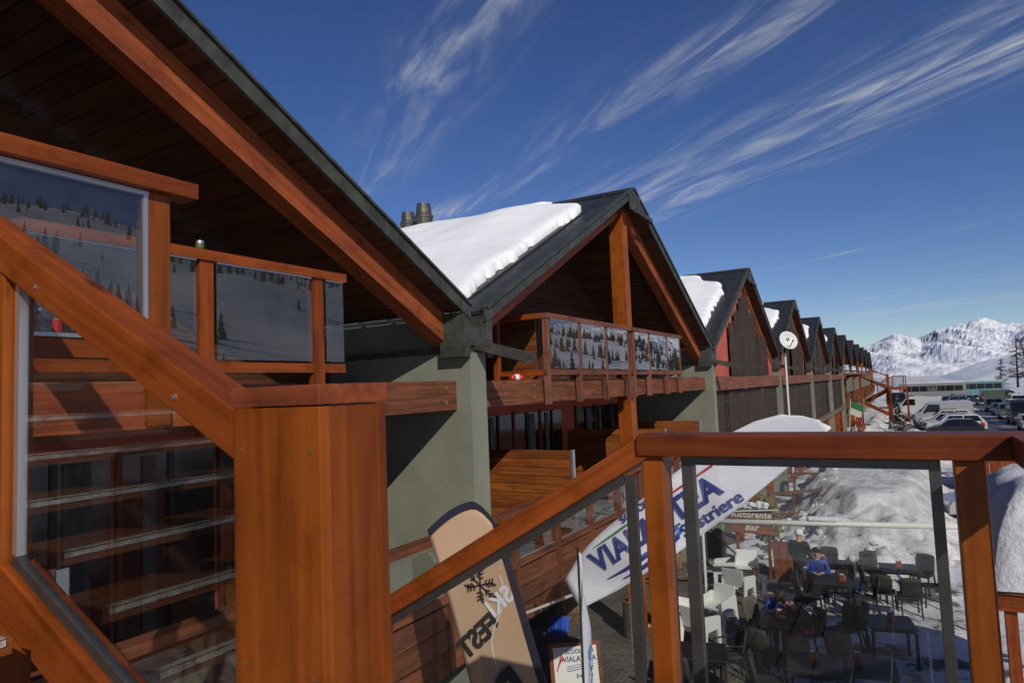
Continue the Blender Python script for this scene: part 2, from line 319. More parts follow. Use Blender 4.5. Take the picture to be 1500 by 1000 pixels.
# ================================================================ SETTING
def heightfield(name, xs, ys, fn, mat, smooth=True, **kw):
    bm = nb(); g = [[bm.verts.new((x, y, fn(x, y))) for x in xs] for y in ys]
    for j in range(len(ys) - 1):
        for i in range(len(xs) - 1): bm.faces.new((g[j][i], g[j][i + 1], g[j + 1][i + 1], g[j + 1][i]))
    return ob(name, bm, mat, None, smooth=smooth, **kw)
def lin(a, b, n): return [a + (b - a) * i / (n - 1) for i in range(n)]
def fbm(x, y, s, o=4, z=0.): return noise.fractal(Vector((x * s, y * s, z)), 1.0, 2.0, o)
def sm(a, b, x):
    t = min(1, max(0, (x - a) / (b - a))); return t * t * (3 - 2 * t)
# ground: one big snow sheet, finer near the courtyard
xsn = [-3000, -800, -200, -60] + lin(-20, 14, 120) + [30, 60, 200, 800, 3000]
ysn = [-3000, -600, -100, -20] + lin(2, 62, 190) + [80, 110, 150, 250, 600, 3000]
def groundz(x, y):
    near = sm(-9, -3.6, x + .6 * fbm(0, y, .25) ) * (1 - sm(40, 62, y)) * (1 - sm(9, 14, x)) * sm(0, 6, y)
    h = near * (.055 + .09 * fbm(x, y, .9, 5) - .05 * sm(21, 12, y) )
    if y > 20 and -6 < x < 14: h += .25 * near * max(0, fbm(x, y, .35, 5, 3.3)) * sm(20, 26, y)
    return GZ - .03 + h
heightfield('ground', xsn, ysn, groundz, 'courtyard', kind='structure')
B1('paving', 'paving', None, -14, -4.05, -12, 75, GZ - .25, GZ + .02, kind='structure')
def patch(name, pts, z, mat):
    bm = nb(); vs = [bm.verts.new((x, y, z)) for x, y in pts]; bm.faces.new(vs); return ob(name, bm, mat, None, kind='structure')
# irregular paving tongue into the courtyard where the snow has been trodden off
pp = [(-4.1, 8), (-2.4, 8.5), (-2.9, 11.5), (-2.5, 13.2), (-3.0, 15), (-2.6, 16.8), (-3.1, 18.5), (-3.3, 20.5), (-4.1, 22)]
bm = nb(); a = [bm.verts.new((x, y, GZ + .055)) for x, y in pp]; bm.faces.new(a); ob('paving_edge', bm, 'paving', None, kind='structure')
B1('road', 'road', None, 4.2, 11.5, 40, 170, GZ - .2, GZ + .1, kind='structure')
# ploughed snow bank in the courtyard
def bank(x, y):
    u = (x + 1.35 + .02 * (y - 30)) / (3.25 + .3 * fbm(0, y, .2)); v = (y - 33) / 13.2
    d = math.sqrt(u * u + v * v) + .12 * fbm(x, y, .45, 4)
    h = 1.55 * (1 - sm(.42, 1.05, d)) if d < 1.05 else -.2
    lump = .42 * fbm(x, y, .8, 6, 2) * sm(.35, .8, d) * (1 if x < -.5 or y < 25 else .45) + .05 * fbm(x, y, 2.6, 3, 5)
    return GZ + h + (lump if d < 1.02 else -.1)
heightfield('snow_bank', lin(-5.4, 3.2, 110), lin(18.8, 47, 280), bank, 'snow_dirty', kind='structure')
random.seed(5); bm = nb()
for i in range(230):
    if i % 3: x = random.uniform(-4.6, -2.4); y = random.uniform(20.5, 33)
    else: x = random.uniform(-4, .8); y = random.uniform(19.6, 23.5)
    z = max(bank(x, y), GZ + .03); r = random.uniform(.03, .12) * random.uniform(.6, 1.2); q = bmesh.ops.create_icosphere(bm, subdivisions=1, radius=r)
    sx, sy, sz = random.uniform(.7, 1.4), random.uniform(.7, 1.4), random.uniform(.5, 1)
    for v in q['verts']: v.co = Vector((x + v.co.x * sx * random.uniform(.75, 1.25), y + v.co.y * sy, z + v.co.z * sz - r * .15))
ob('snow_clods', bm, 'snow', None, kind='stuff', label='rough snow clods along the foot of the ploughed bank', cat='snow')
def bank2(x, y):
    e = min(1, (x + 4.6) / 1.5) * min(1, (3.9 - x) / 1.2) * sm(43, 47, y) * (1 - sm(100, 112, y))
    return GZ - .25 + max(0, e) * (.55 + .75 * max(-.4, fbm(x, y, .3, 5, 8)) + .15 * fbm(x, y, 1.5, 3))
heightfield('snow_bank', lin(-4.7, 4.0, 50), lin(42.5, 112, 260), bank2, 'snow_dirty', kind='structure')
# hillside across the car park
def hill(x, y):
    xb = 13.5 + .02 * max(0, y - 150)
    d = x - xb
    if d < 0: return GZ - 1.5 + max(-4, d * .3)
    f = math.exp(-max(0, y - 200) / 420)
    h = .15 * min(d, 45) * (1 + 1.2 * sm(200, 450, y)) + .06 * max(0, min(d, 300) - 45) + .29 * max(0, min(x, 620) - 75) * f
    h *= sm(0, 10, d) * .6 + .4
    return GZ - .4 + h + sm(0, 30, d) * (2.2 * fbm(x, y, .02, 5) + .7 * fbm(x, y, .1, 5)) + sm(60, 150, d) * 7 * fbm(x, y, .011, 5, 4)
heightfield('hillside', [-60, -40] + lin(-30, 60, 60) + lin(63, 900, 70), lin(-420, 40, 40) + lin(46, 760, 130), hill, 'hill_snow', kind='structure')
# far mountains: a real range three to four kilometres off, its skyline by azimuth
SKY = [(-40, 2.0), (-12, 2.2), (-6, 2.35), (-4.0, 2.35), (-3.0, 2.3), (-1.8, 2.32), (-.3, 2.72), (.6, 2.45), (1.4, 2.2), (2.6, 2.75), (4.4, 3.2), (5.1, 3.25), (6.0, 2.9), (7.0, 2.78), (8.2, 3.0), (11, 3.6), (16, 4.4), (21, 5.2), (26, 5.0), (33, 4.4), (45, 4), (80, 3)]
def skyl(a):
    for (a0, e0), (a1, e1) in zip(SKY, SKY[1:]):
        if a0 <= a <= a1: return e0 + (e1 - e0) * (a - a0) / (a1 - a0)
    return 2
bm = nb(); rows = []
azs = lin(-14, 10, 300) + lin(10.2, 62, 130); rs = lin(900, 3800, 90) + [4000, 4400, 5000]
for r in rs:
    row = []
    for a in azs:
        x = r * math.sin(R(a)); y = r * math.cos(R(a)); t = sm(700, 3800, r); top = 3800 * math.tan(R(skyl(a) - .12))
        rg = noise.ridged_multi_fractal(Vector((x * .0026 + y * .0007 + 3, y * .0008, 1.3)), .9, 2.15, 8, 1.0, 2.0)
        z = GZ - 70 * (1 - sm(900, 1500, r)) + top * (t ** 1.25)
        amp = 52 * sm(900, 2100, r) * (1 - .88 * sm(3300, 3800, r))
        z += amp * (rg - 1.25) + 5 * fbm(x, y, .012, 4)
        if r > 3800: z -= (r - 3800) * .7
        row.append(bm.verts.new((x, y, z)))
    rows.append(row)
for A, Bv in zip(rows, rows[1:]):
    for i in range(len(azs) - 1): bm.faces.new((A[i], A[i + 1], Bv[i + 1], Bv[i]))
ob('mountains', bm, 'mountain_snow', None, smooth=False, kind='structure')

# ================================================================ THE HOUSE ROW
WH = 13.3
def YC(k): return 1.05 + WH * (k - 1)
ZR, SL = 4.36, .505
def rz(Y, yc): return ZR - SL * abs(Y - yc)
FX = -4.97
DEPTH = -15.0
ORD = {1: 'first', 2: 'second', 3: 'third', 4: 'fourth', 5: 'fifth', 6: 'sixth', 7: 'seventh', 8: 'eighth', 9: 'ninth', 10: 'tenth', 11: 'eleventh', 12: 'twelfth'}
def balustrade(parent, X, ya, yb, zr, zb, posts, name='balustrade', bw=.085, blocks=True, mat='wood_rose', glass='glass', panes=True):
    r = B1(name, mat, parent, X - .07, X + .07, ya, yb, zr - .085, zr)
    B1('bottom_rail', mat, r, X - .03, X + .03, ya, yb, zb - .09, zb)
    ps = sorted(posts)
    for y in ps:
        B1('post', mat, r, X - .045, X + .045, y - bw / 2, y + bw / 2, (-.27 if blocks else zb - .2), zr - .085)
    e = [ya - bw / 2] + ps + [yb + bw / 2]
    for a, b in zip(e, e[1:]):
        if b - a < .25: continue
        g = B1('glass_pane', glass, r, X + .034, X + .046, a + bw / 2 + .03, b - bw / 2 - .03, zb + .02, zr - .1)
        B1('pane_edge', 'aluminium', g, X + .03, X + .05, a + bw / 2 + .03, b - bw / 2 - .03, zr - .1, zr - .075)
    return r
def build_house(k, style, label, snow_edge=None, snow_label=None):
    yc = YC(k); yl = yc - WH / 2; yr = yc + WH / 2; far = k > 4
    h = empty('chalet_house', (-9, yc, GZ), label, 'house', 'row of gabled timber houses')
    # dividing wall at the far side (and one at the near side of the first)
    def fin(yf, nm='dividing_wall'):
        bm = nb(); slab(bm, [(DEPTH, yf - .195, GZ), (FX, yf - .195, GZ), (FX, yf - .195, .52), (DEPTH, yf - .195, .52)], (0, .39, 0)); ob(nm, bm, 'stucco_green', h)
        B1('wall_top', 'stucco_green', h, DEPTH, -5.55, yf - .12, yf + .12, .605, 1.02)
        # valley gutter, its end box and spout
        B1('valley_gutter', 'gutter_metal', h, DEPTH, FX - .02, yf - .19, yf + .19, .523, .60)
        for s in (-1, 1): B1('eave_box', 'fascia_metal', h, FX - .36, FX + .03, yf + s * .21 - (.15 if s < 0 else 0), yf + s * .21 + (.15 if s > 0 else 0), .46, 1.04)
        B1('gutter_box', 'gutter_metal', h, FX - .3, FX + .02, yf - .2, yf + .2, .61, .86)
        sp = R1('gutter_spout', 'gutter_metal', h, (FX - .1, yf + .05, .60), (FX + .75, yf + .12, .36), .22, .05)
        for s in (-1, 1): R1('spout_side', 'gutter_metal', sp, (FX - .1, yf + .05 + s * .12, .65), (FX + .75, yf + .12 + s * .12, .41), .02, .12)
    fin(yr)
    if k == 1: fin(yl)
    # roof: two slopes, standing seams, barge boards, soffit boards, rafters
    for s in (-1, 1):
        e = yc + s * (WH / 2 - .24)
        def P(X, Y, dz=0): return Vector((X, Y, rz(Y, yc) + dz))
        bm = nb(); slab(bm, [P(DEPTH, yc, -.05), P(FX - .02, yc, -.05), P(FX - .02, e, -.05), P(DEPTH, e, -.05)], (0, 0, .05))
        rf = ob('roof', bm, 'roof_metal', h)
        for i in range(1, 17):
            X = FX - .02 - i * .58
            if X < DEPTH + .2: break
            R1('seam', 'roof_metal', rf, P(X, yc + s * .05, .012), P(X, e, .012), .03, .03)
        bm = nb(); slab(bm, [P(FX, yc, .025), P(FX, e + s * .05, .025), P(FX, e + s * .05, -.145), P(FX, yc, -.145)], (.045, 0, 0)); ob('barge_board', bm, 'fascia_metal', h)
        R1('barge_trim', 'fascia_metal', h, P(FX + .02, yc, .045), P(FX + .02, e + s * .05, .045), .12, .03)
        # soffit boards run along X in strips down the slope
        nbd = 8 if far else 34
        for i in range(nbd):
            y0 = yc + s * (WH / 2 - .35) * i / nbd; y1 = yc + s * ((WH / 2 - .35) * (i + 1) / nbd - (.012 if not far else .0))
            dz = -.105 - .006 * (i % 2)
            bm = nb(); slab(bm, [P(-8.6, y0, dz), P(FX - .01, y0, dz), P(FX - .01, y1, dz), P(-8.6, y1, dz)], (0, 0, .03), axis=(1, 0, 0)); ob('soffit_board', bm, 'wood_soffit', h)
        # outer rafter, glued timber, and one further in
        for X0, X1 in ((FX - .55, FX - .30),):
            bm = nb(); a0 = P(X0, yc + s * .1, -.115); a1 = P(X0, e + s * .02, -.115)
            slab(bm, [a0, a1, a1 - Vector((0, 0, .39)), a0 - Vector((0, 0, .39))], (X1 - X0, 0, 0), axis=(a1 - a0)); rf2 = ob('rafter', bm, 'wood_rafter' if not far else 'wood_screen', h)
            if k <= 2 and X1 > -5.5:
                for dz in (-.1, -.3):
                    bm = nb(); p = P(X1, e - s * .22, -.115 + dz + .03); tube(bm, p, p + Vector((.012, 0, 0)), .035, n=12); ob('bolt', bm, 'brass', rf2)
    bm = nb(); slab(bm, [(DEPTH, yc - .12, rz(yc - .12, yc) + .02), (FX, yc - .12, rz(yc - .12, yc) + .02), (FX, yc, ZR + .05), (DEPTH, yc, ZR + .05)], (0, 0, .02)); ob('ridge_cap', bm, 'roof_metal', h)
    bm = nb(); slab(bm, [(DEPTH, yc + .12, rz(yc + .12, yc) + .02), (FX, yc + .12, rz(yc + .12, yc) + .02), (FX, yc, ZR + .05), (DEPTH, yc, ZR + .05)], (0, 0, .02)); ob('ridge_cap', bm, 'roof_metal', h)
    B1('apex_plate', 'fascia_metal', h, FX + .05, FX + .075, yc - .35, yc + .35, ZR - .5, ZR - .1)
    R1('apex_bracket', 'gutter_metal', h, (FX + .1, yc - .1, ZR - .5), (FX + .1, yc + 1.0, ZR - .52), .06, .09)
    # facade beam between the dividing walls
    if style == 'A':
        bx = B1('facade_beam', 'wood_beam', h, -5.42, -5.2, yl + .2, yr - .2, -.24, .145)
        for y in (yl + .45, yl + 2.0, yc - 2, yc + 2, yr - 2.2, yr - .45):
            for z in (-.14, .05):
                bm = nb(); tube(bm, (-5.2, y, z), (-5.185, y, z), .035, n=10); ob('bolt', bm, 'brass', bx)
    else:
        B1('facade_beam', 'wood_rose', h, -5.3, -5.02, yl + .2, yr - .2, -.30, .145)
    # floors
    B1('upper_floor', 'wood_deck', h, -9.6, -5.45, yl + .2, yr - .2, -.2, .12)
    B1('terrace_floor', 'wood_deck', h, -9.6, -4.9, yl + .2, yr - .2, -3.1, -2.85)
    B1('lower_wall', 'wood_screen', h, -9.6, -9.4, yl + .2, yr - .2, GZ, -3.1)
    if style == 'A':
        # recessed glazed back walls on two floors
        for z0, z1, tag in ((.12, 3.9, 'u'), (-2.85, -.2, 'l')):
            pts = [(-7.55, yl + .2, z0), (-7.55, yr - .2, z0), (-7.55, yr - .2, min(z1, .88)), (-7.55, yc, min(z1, 4.2)), (-7.55, yl + .2, min(z1, .88))] if tag == 'u' else [(-7.55, yl + .2, z0), (-7.55, yr - .2, z0), (-7.55, yr - .2, z1), (-7.55, yl + .2, z1)]
            bm = nb(); slab(bm, pts, (-.1, 0, 0)); bw = ob('back_wall', bm, 'plaster_red', h)
            if tag == 'u' and k <= 2:   # horizontal cladding boards on the gable wall
                za = .14; q = 0
                while za < 4.05:
                    half = min((ZR - .12 - za - .145) / SL, WH / 2 - .22); ya = yc - half if k == 1 else max(yc - half, yc - 2.6)
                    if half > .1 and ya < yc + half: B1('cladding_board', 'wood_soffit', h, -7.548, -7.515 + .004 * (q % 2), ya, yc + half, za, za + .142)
                    za += .148; q += 1
            if k <= 2 or k == 7:
                y = yl + .75; i = 0
                while y < yr - 1.6:
                    wd = 1.15; top = min(z0 + 2.3, (rz(max(abs(y - yc), abs(y + wd - yc)) + yc, yc) - .6) if tag == 'u' else 9)
                    if top > z0 + .8 and not (tag == 'u' and (k == 1 or y + wd > yc - 2.7)):
                        w = B1('window', 'dark_glass', h, -7.55, -7.52, y, y + wd, z0 + .06, top)
                        B1('frame', 'wood_beam', w, -7.55, -7.49, y - .06, y, z0 + .05, top + .05); B1('frame', 'black_plastic', w, -7.55, -7.49, y + wd / 2 - .03, y + wd / 2 + .03, z0 + .05, top)
                        B1('curtain', 'curtain', w, -7.518, -7.50, y + wd * (.58 if i % 2 else .2), y + wd * (.82 if i % 2 else .34), z0 + .08, top - .03)
                    y += wd + (.9 if i % 3 == 1 else .12); i += 1
        # king post through both floors
        B1('king_post', 'wood_gold', h, -5.5, -5.185, yc - .16, yc + .16, GZ, ZR - .45)
        # privacy screens on the terrace, made of boards
        if k <= 2:
            for yy in (yl + 2.85, yc + 1.4, yc + 4.6):
                zt = -1.08
                for i in range(12): B1('screen_board', 'wood_screen', h, -7.5, -4.98, yy - .03 + .004 * (i % 2), yy + .03, zt - .148 * (i + 1) + .008, zt - .148 * i, axis=(1, 0, 0))
                B1('screen_edge', 'aluminium', h, -4.978, -4.93, yy - .04, yy + .04, -2.85, zt + .01)
            # terrace balustrade: rail, glass, lower rail, plank apron
            r = B1('terrace_rail', 'wood_beam', h, -4.88, -4.72, yl + .1, yr - .1, -1.74, -1.655)
            B1('lower_rail', 'wood_beam', r, -4.85, -4.75, yl + .1, yr - .1, -2.45, -2.36)
            y = yl + .45
            while y < yr - .2:
                B1('terrace_post', 'wood_beam', r, -4.84, -4.74, y, y + .09, -3.25, -1.74)
                g = B1('glass_pane', 'glass', r, -4.806, -4.794, y + .12, y + 1.27, -2.34, -1.80)
                B1('pane_edge', 'aluminium', g, -4.812, -4.788, y + .12, y + 1.27, -2.36, -2.342)
                for q in range(2): B1('apron_board', 'wood_beam', r, -4.83, -4.78, y + .1, y + 1.29, -2.98 + q * .25 - .0, -2.98 + q * .25 + .24)
                y += 1.3
            B1('terrace_beam', 'wood_beam', h, -4.97, -4.86, yl + .2, yr - .2, -3.3, -3.0)
        # upper balcony balustrade
        if k == 2:
            yA = [10.03, 11.3, 12.58, 13.85]
            balustrade(h, -5.1, 9.97, 14.0, 1.255, .31, yA, glass='glass_tint'); balustrade(h, -5.1, 14.12, 17.9, 1.255, .31, [14.2, 15.24, 16.6, 17.75], glass='glass_tint')
            g = B1('glass_pane', 'glass', h, -5.95, -5.2, 9.99, 10.002, .33, 1.15); B1('side_rail', 'wood_new', h, -6.0, -5.175, 9.94, 10.06, 1.17, 1.255); B1('side_post', 'wood_new', h, -6.09, -6.0, 9.94, 10.04, .1, 1.255)
            B1('side_rail', 'wood_new', h, -6.0, -5.15, 9.96, 10.03, .22, .31)
            for i in range(9): B1('partition_board', 'wood_screen', h, -7.5, -6.3, 11.9 + .005 * (i % 2), 11.96, .13 + i * .145, .13 + i * .145 + .138, axis=(1, 0, 0))
        elif k == 1:
            balustrade(h, -5.05, 2.2, 5.23, 1.275, .335, [3.6, 4.86], bw=.13, blocks=True, mat='wood_new', glass='glass_tint')
        else:
            balustrade(h, -5.1, yl + .6, yr - .6, 1.255, .31, [yl + .8 + i * 1.6 for i in range(8)])
            B1('terrace_rail', 'wood_beam', h, -4.88, -4.72, yl + .1, yr - .1, -1.74, -1.655)
            for i in range(8): B1('terrace_post', 'wood_beam', h, -4.84, -4.74, yl + .6 + i * 1.7, yl + .69 + i * 1.7, -3.2, -1.74)
            B1('terrace_beam', 'wood_beam', h, -4.97, -4.86, yl + .2, yr - .2, -3.3, -2.95)
    else:
        # red gable wall with tall dark board shutters
        X = -5.32
        bm = nb(); slab(bm, [(X, yl + .2, .145), (X, yr - .2, .145), (X, yr - .2, rz(yr - .2, yc) - .14), (X, yc, ZR - .14), (X, yl + .2, rz(yl + .2, yc) - .14)], (-.15, 0, 0)); ob('gable_wall', bm, 'plaster_red', h)
        B1('opening', 'dark_glass', h, X, X + .012, yc - 2.9, yc + 3.9, .16, 1.6)
        y = yc - 3.0
        while y < yc + 4.3:
            w = random.uniform(.42, .62); top = rz(max(abs(y - yc), abs(y + w - yc)) + yc, yc) - .72 - random.uniform(0, .25)
            if top > .9 and random.random() > .06:
                a = random.uniform(-.35, .35) if random.random() < .4 else random.uniform(-.06, .06)
                p0 = Vector((X + .09, y + .02, 0)); d = Vector((math.sin(a), math.cos(a), 0)) * (w - .03)
                if d.x < 0: p0.x -= d.x
                bm = nb(); slab(bm, [p0 + Vector((0, 0, .16)), p0 + d + Vector((0, 0, .16)), p0 + d + Vector((0, 0, top)), p0 + Vector((0, 0, top))], (.035, 0, 0)); sh = ob('shutter_board', bm, 'wood_shutter', h)
                if k < 6:
                    for z in lin(.5, top - .2, 3): B1('stud', 'aluminium', sh, p0.x + d.x * .1 + .036, p0.x + d.x * .1 + .046, y + .05, y + .075, z, z + .03)
            y += w
        B1('lower_opening', 'dark_glass', h, -5.6, -5.5, yl + .2, yr - .2, -2.85, -.3)
        y = yl + .25
        while y < yr - .45:
            w = random.uniform(.42, .6); a = random.uniform(-.06, .06) if random.random() < .7 else random.uniform(-.3, .3)
            p0 = Vector((-5.24, y + .01, 0)); d = Vector((math.sin(a), math.cos(a), 0)) * (w - .02)
            if d.x < 0: p0.x -= d.x * .5
            bm = nb(); slab(bm, [p0 + Vector((0, 0, -2.8)), p0 + d + Vector((0, 0, -2.8)), p0 + d + Vector((0, 0, -.34)), p0 + Vector((0, 0, -.34))], (.035, 0, 0)); sh = ob('shutter_board', bm, 'wood_shutter', h)
            if k < 6:
                for z in (-2.3, -1.5, -.7): B1('stud', 'aluminium', sh, p0.x + .036, p0.x + .046, y + .05, y + .075, z, z + .03)
            y += w
        B1('terrace_beam', 'wood_rose', h, -5.1, -4.98, yl + .2, yr - .2, -3.12, -2.82)
        for yy in (yc - 3.2, yc, yc + 3.2): B1('ground_post', 'wood_new', h, -5.35, -5.1, yy - .14, yy + .14, GZ, -3.1)
    # roof snow, lying on the slope towards the viewer
    if snow_edge:
        bm = nb(); nx, ns = 120, 170; G = {}
        for i in range(nx + 1):
            for j in range(ns + 1):
                X = DEPTH + 1.0 + (FX - .25 - DEPTH - 1.0) * i / nx; Y = yc + .9 - (WH / 2 - .35 + .9) * j / ns
                xe = snow_edge(yc - Y) + .20 * fbm(Y, k, .9, 3) + .07 * fbm(Y, k, 5.5, 4) ; dist = xe - X
                dist = min(dist, (Y - (yc - WH / 2 + .5)) * 1.2, (yc + .85 - Y) * .8, X - DEPTH - 1)
                t = .20 * (1 - math.exp(-max(0, dist) / .06)) * (1 + .25 * fbm(X, Y, .5, 3)) if dist > 0 else None
                if t is not None:
                    yy = abs(Y - yc); base = ZR - SL * (math.sqrt(yy * yy + .09) - .0)
                    G[i, j] = bm.verts.new((X, Y, base + .02 + t * (1.1 + 1.0 * sm(0, 3.0, dist))))
        for i in range(nx):
            for j in range(ns):
                q = [(i, j), (i + 1, j), (i + 1, j + 1), (i, j + 1)]
                if all(a in G for a in q): bm.faces.new([G[a] for a in q])
        # skirt down to the roof
        bnd = [e for e in bm.edges if len(e.link_faces) == 1]
        r = bmesh.ops.extrude_edge_only(bm, edges=bnd)
        for v in r['geom']:
            if isinstance(v, bmesh.types.BMVert): v.co.z = rz(v.co.y, yc) + .004
        bmesh.ops.delete(bm, geom=[v for v in bm.verts if not v.link_faces], context='VERTS')
        ob('roof_snow', bm, 'snow_roof', None, smooth=True, label=snow_label, cat='snow', group='snow lying on the roofs')
    return h
def edge2(d):   # d = distance down the slope from the ridge, in Y
    pts = [(-1, -6.9), (-.3, -6.75), (.2, -7.0), (.8, -7.1), (1.05, -6.3), (1.3, -5.5), (2.0, -5.5), (2.8, -5.65), (4, -5.7), (5.2, -5.68), (6.7, -5.66)]
    for (a, x), (b, y) in zip(pts, pts[1:]):
        if a <= d <= b: return x + (y - x) * (d - a) / (b - a)
    return -6
def edge3(d):
    pts = [(-1, -9), (.2, -7.6), (.5, -6.7), (1.2, -6.35), (1.6, -5.6), (3.2, -5.55), (4.8, -5.5), (7, -5.6)]
    for (a, x), (b, y) in zip(pts, pts[1:]):
        if a <= d <= b: return x + (y - x) * (d - a) / (b - a)
    return -6
def edge4(d): return -6.5 + min(1, max(0, (d - .8) / .8)) * 1.0 - max(0, d - 3.2) * .9
build_house(1, 'A', 'timber house with deep open gable whose roof overhangs the outside staircase')
build_house(2, 'A', 'timber house with glass balcony under open gable, king post and big snow slab', edge2, 'thick snow slab on the roof with two dark chimney pots')
SL3 = {3: 'timber house with red gable wall and shutters beside the open-gabled balcony house', 4: 'red-gabled house with the satellite dish at its near corner', 5: 'shuttered house next beyond the one by the satellite dish', 6: 'shuttered house just before the house with far staircase'}
for k in range(3, 7):
    build_house(k, 'B', SL3[k], edge3 if k == 3 else edge4, 'snow patch on the roof of ' + {3: 'the first red-gabled house', 4: 'the house by the satellite dish', 5: 'the third red-gabled house', 6: 'the fourth red-gabled house'}[k])
for k in range(7, 13):
    build_house(k, 'A', {7: 'balconied house behind the far outside staircase'}.get(k, ORD[k - 6] + ' balconied house of the far end, counted from the far staircase'), edge4 if k < 10 else None, 'snow patch on roof of ' + ('house behind the far staircase' if k == 7 else ORD[k - 6] + ' balconied house counted from far staircase'))
# chimney pots on the second roof
for i, (x, s) in enumerate(((-11.55, .78), (-11.0, .88))):
    c = empty('chimney_pot', (x, 14.6, 4.3), ('slimmer' if i == 0 else 'wider') + ' dark metal chimney pot of the pair behind the roof snow', 'chimney', 'chimney pots on the snowy roof')
    bm = nb(); lathe(bm, (x, 14.6, 3.9), [(.27 * s, 0), (.27 * s, .95 * s), (.29 * s, .97 * s), (.29 * s, 1.05 * s), (.25 * s, 1.1 * s), (.21 * s, 1.42 * s), (.17 * s, 1.42 * s), (.17 * s, 1.3 * s)]); ob('pot', bm, 'gutter_metal', c, smooth=False)
    bm = nb(); lathe(bm, (x, 14.6, 3.9), [(.285 * s, .5 * s), (.285 * s, .56 * s)]); ob('band', bm, 'gutter_metal', c)

# ================================================================ OUTSIDE STAIRCASE (near, and one like it far down the row)
def incl(X, X0, z0, sl): return z0 + sl * (X0 - X)
def build_stair(dy, label, near):
    st = empty('outside_staircase', (-1.6, 1.2 + dy, GZ), label, 'staircase', 'outside timber staircases')
    bv = .006 if near else 0
    DZ = -1.35; rise = (0.127 + 1.35) / 9; go = .29
    def bb(n, mat, x0, x1, y0, y1, z0, z1, par=st, bevel=None, axis=None): return B1(n, mat, par, x0, x1, y0 + dy, y1 + dy, z0, z1, bevel=bv if bevel is None else bevel, axis=axis)
    def rr(n, mat, p, q, w, h, par=st, up=(0, 0, 1), bevel=None): return R1(n, mat, par, (p[0], p[1] + dy, p[2]), (q[0], q[1] + dy, q[2]), w, h, up, bevel=bv if bevel is None else bevel)
    # landing
    for i in range(10): bb('landing_board', 'wood_deck', -1.25 + i * .16, -1.25 + i * .16 + .15, -.33, 2.62, DZ - .045, DZ, axis=(0, 1, 0))
    bb('landing_beam', 'wood_new', -1.25, .42, 2.62, 2.72, DZ - .28, DZ - .046); bb('landing_beam', 'wood_new', -1.25, .42, -.42, -.33, DZ - .28, DZ - .046); bb('landing_beam', 'wood_new', .36, .45, -.33, 2.62, DZ - .28, DZ - .046)
    # flight up (nearer), flight down (farther), flight to the ground (below the first)
    def flight(y0, y1, Xs, zs, sx, n, rise, sgn):
        for i in range(n):
            X = Xs + sx * go * i; z = zs + sgn * rise * i
            t = bb('tread', 'wood_soffit', min(X, X + sx * -.0 - .30 * (1 if sgn > 0 and sx < 0 else 1)), max(X, X - .30), y0, y1, z - .05, z, axis=(0, 1, 0), bevel=0) if sx * sgn < 0 else bb('tread', 'wood_soffit', X, X + .30, y0, y1, z - .05, z, axis=(0, 1, 0), bevel=0)
            xn = X if sx * sgn < 0 else X
            bb('nosing', 'nosing', xn - .022 if sx * sgn < 0 else xn - .004, xn + .004 if sx * sgn < 0 else xn + .022, y0 + .03, y1 - .03, z - .03, z + .004, par=t, bevel=0)
    # flight 1: nosing i from landing up to platform: X from -1.55 to -3.87
    for i in range(1, 10):
        X = -3.87 + go * (9 - i); z = .127 - rise * (9 - i)
        if i < 9:
            t = bb('tread', 'wood_screen', X - .31, X, -.22, 1.06, z - .05, z, axis=(0, 1, 0), bevel=0)
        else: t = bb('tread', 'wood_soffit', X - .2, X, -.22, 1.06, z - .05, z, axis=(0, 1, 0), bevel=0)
        bb('nosing', 'nosing', X + .001, X + .006, -.2, 1.04, z - .022, z - .004, par=t, bevel=0); bb('nosing', 'nosing', X - .022, X + .004, -.2, 1.04, z + .001, z + .005, par=t, bevel=0)
        if i == 9: bb('riser', 'wood_rafter', X - .03, X - .005, -.22, 1.06, z - .25, z - .052, par=t, bevel=0)
    s1 = rise / go
    for y in (-.12, .62):
        rr('stringer', 'wood_soffit', (-1.35, y, DZ - .13), (-4.0, y, DZ - .13 + s1 * 2.65), .06, .16)
    # flight 2: landing down to terrace level -2.85
    r2 = 1.5 / 9
    for i in range(1, 9):
        X = -.98 - go * (i - 1); z = DZ - r2 * i
        t = bb('tread', 'wood_screen', X - .31, X, 1.38, 2.5, z - .05, z, axis=(0, 1, 0), bevel=0)
        bb('nosing', 'nosing', X - .31, X - .265, 1.4, 2.48, z + .001, z + .005, par=t, bevel=0)
    for y in (1.34, 2.57): rr('stringer', 'wood_new', (-.9, y, DZ - .1), (-3.6, y, DZ - .1 - .575 * 2.7), .07, .3)
    for i in range(9): bb('platform_board', 'wood_deck', -4.7 + i * .145, -4.7 + i * .145 + .135, -.3, 2.6, -2.89, -2.85, axis=(0, 1, 0), bevel=0)
    # flight 3: terrace level down to the ground
    for i in range(1, 16):
        X = -3.45 + go * (i - 1); z = -2.85 - i * (2.65 / 16)
        t = bb('tread', 'wood_screen', X, X + .31, -.22, 1.06, z - .05, z, axis=(0, 1, 0), bevel=0)
    for y in (-.27, 1.1): rr('stringer', 'wood_new', (-3.5, y, -2.95), (.95, y, -5.42), .07, .3)
    # upper platform to the balcony
    for i in range(9): bb('platform_board', 'wood_deck', -5.0 + i * .145, -5.0 + i * .145 + .135, -.3, 2.46, .085, .122, axis=(0, 1, 0), bevel=0)
    bb('platform_fascia', 'wood_rafter', -3.67, -3.60, 1.2, 2.485, -.135, .125); bb('platform_beam', 'wood_screen', -5.19, -3.69, 2.40, 2.48, -.15, .083); bb('platform_beam', 'wood_screen', -4.9, -3.9, 1.2, 1.28, -.15, .083)
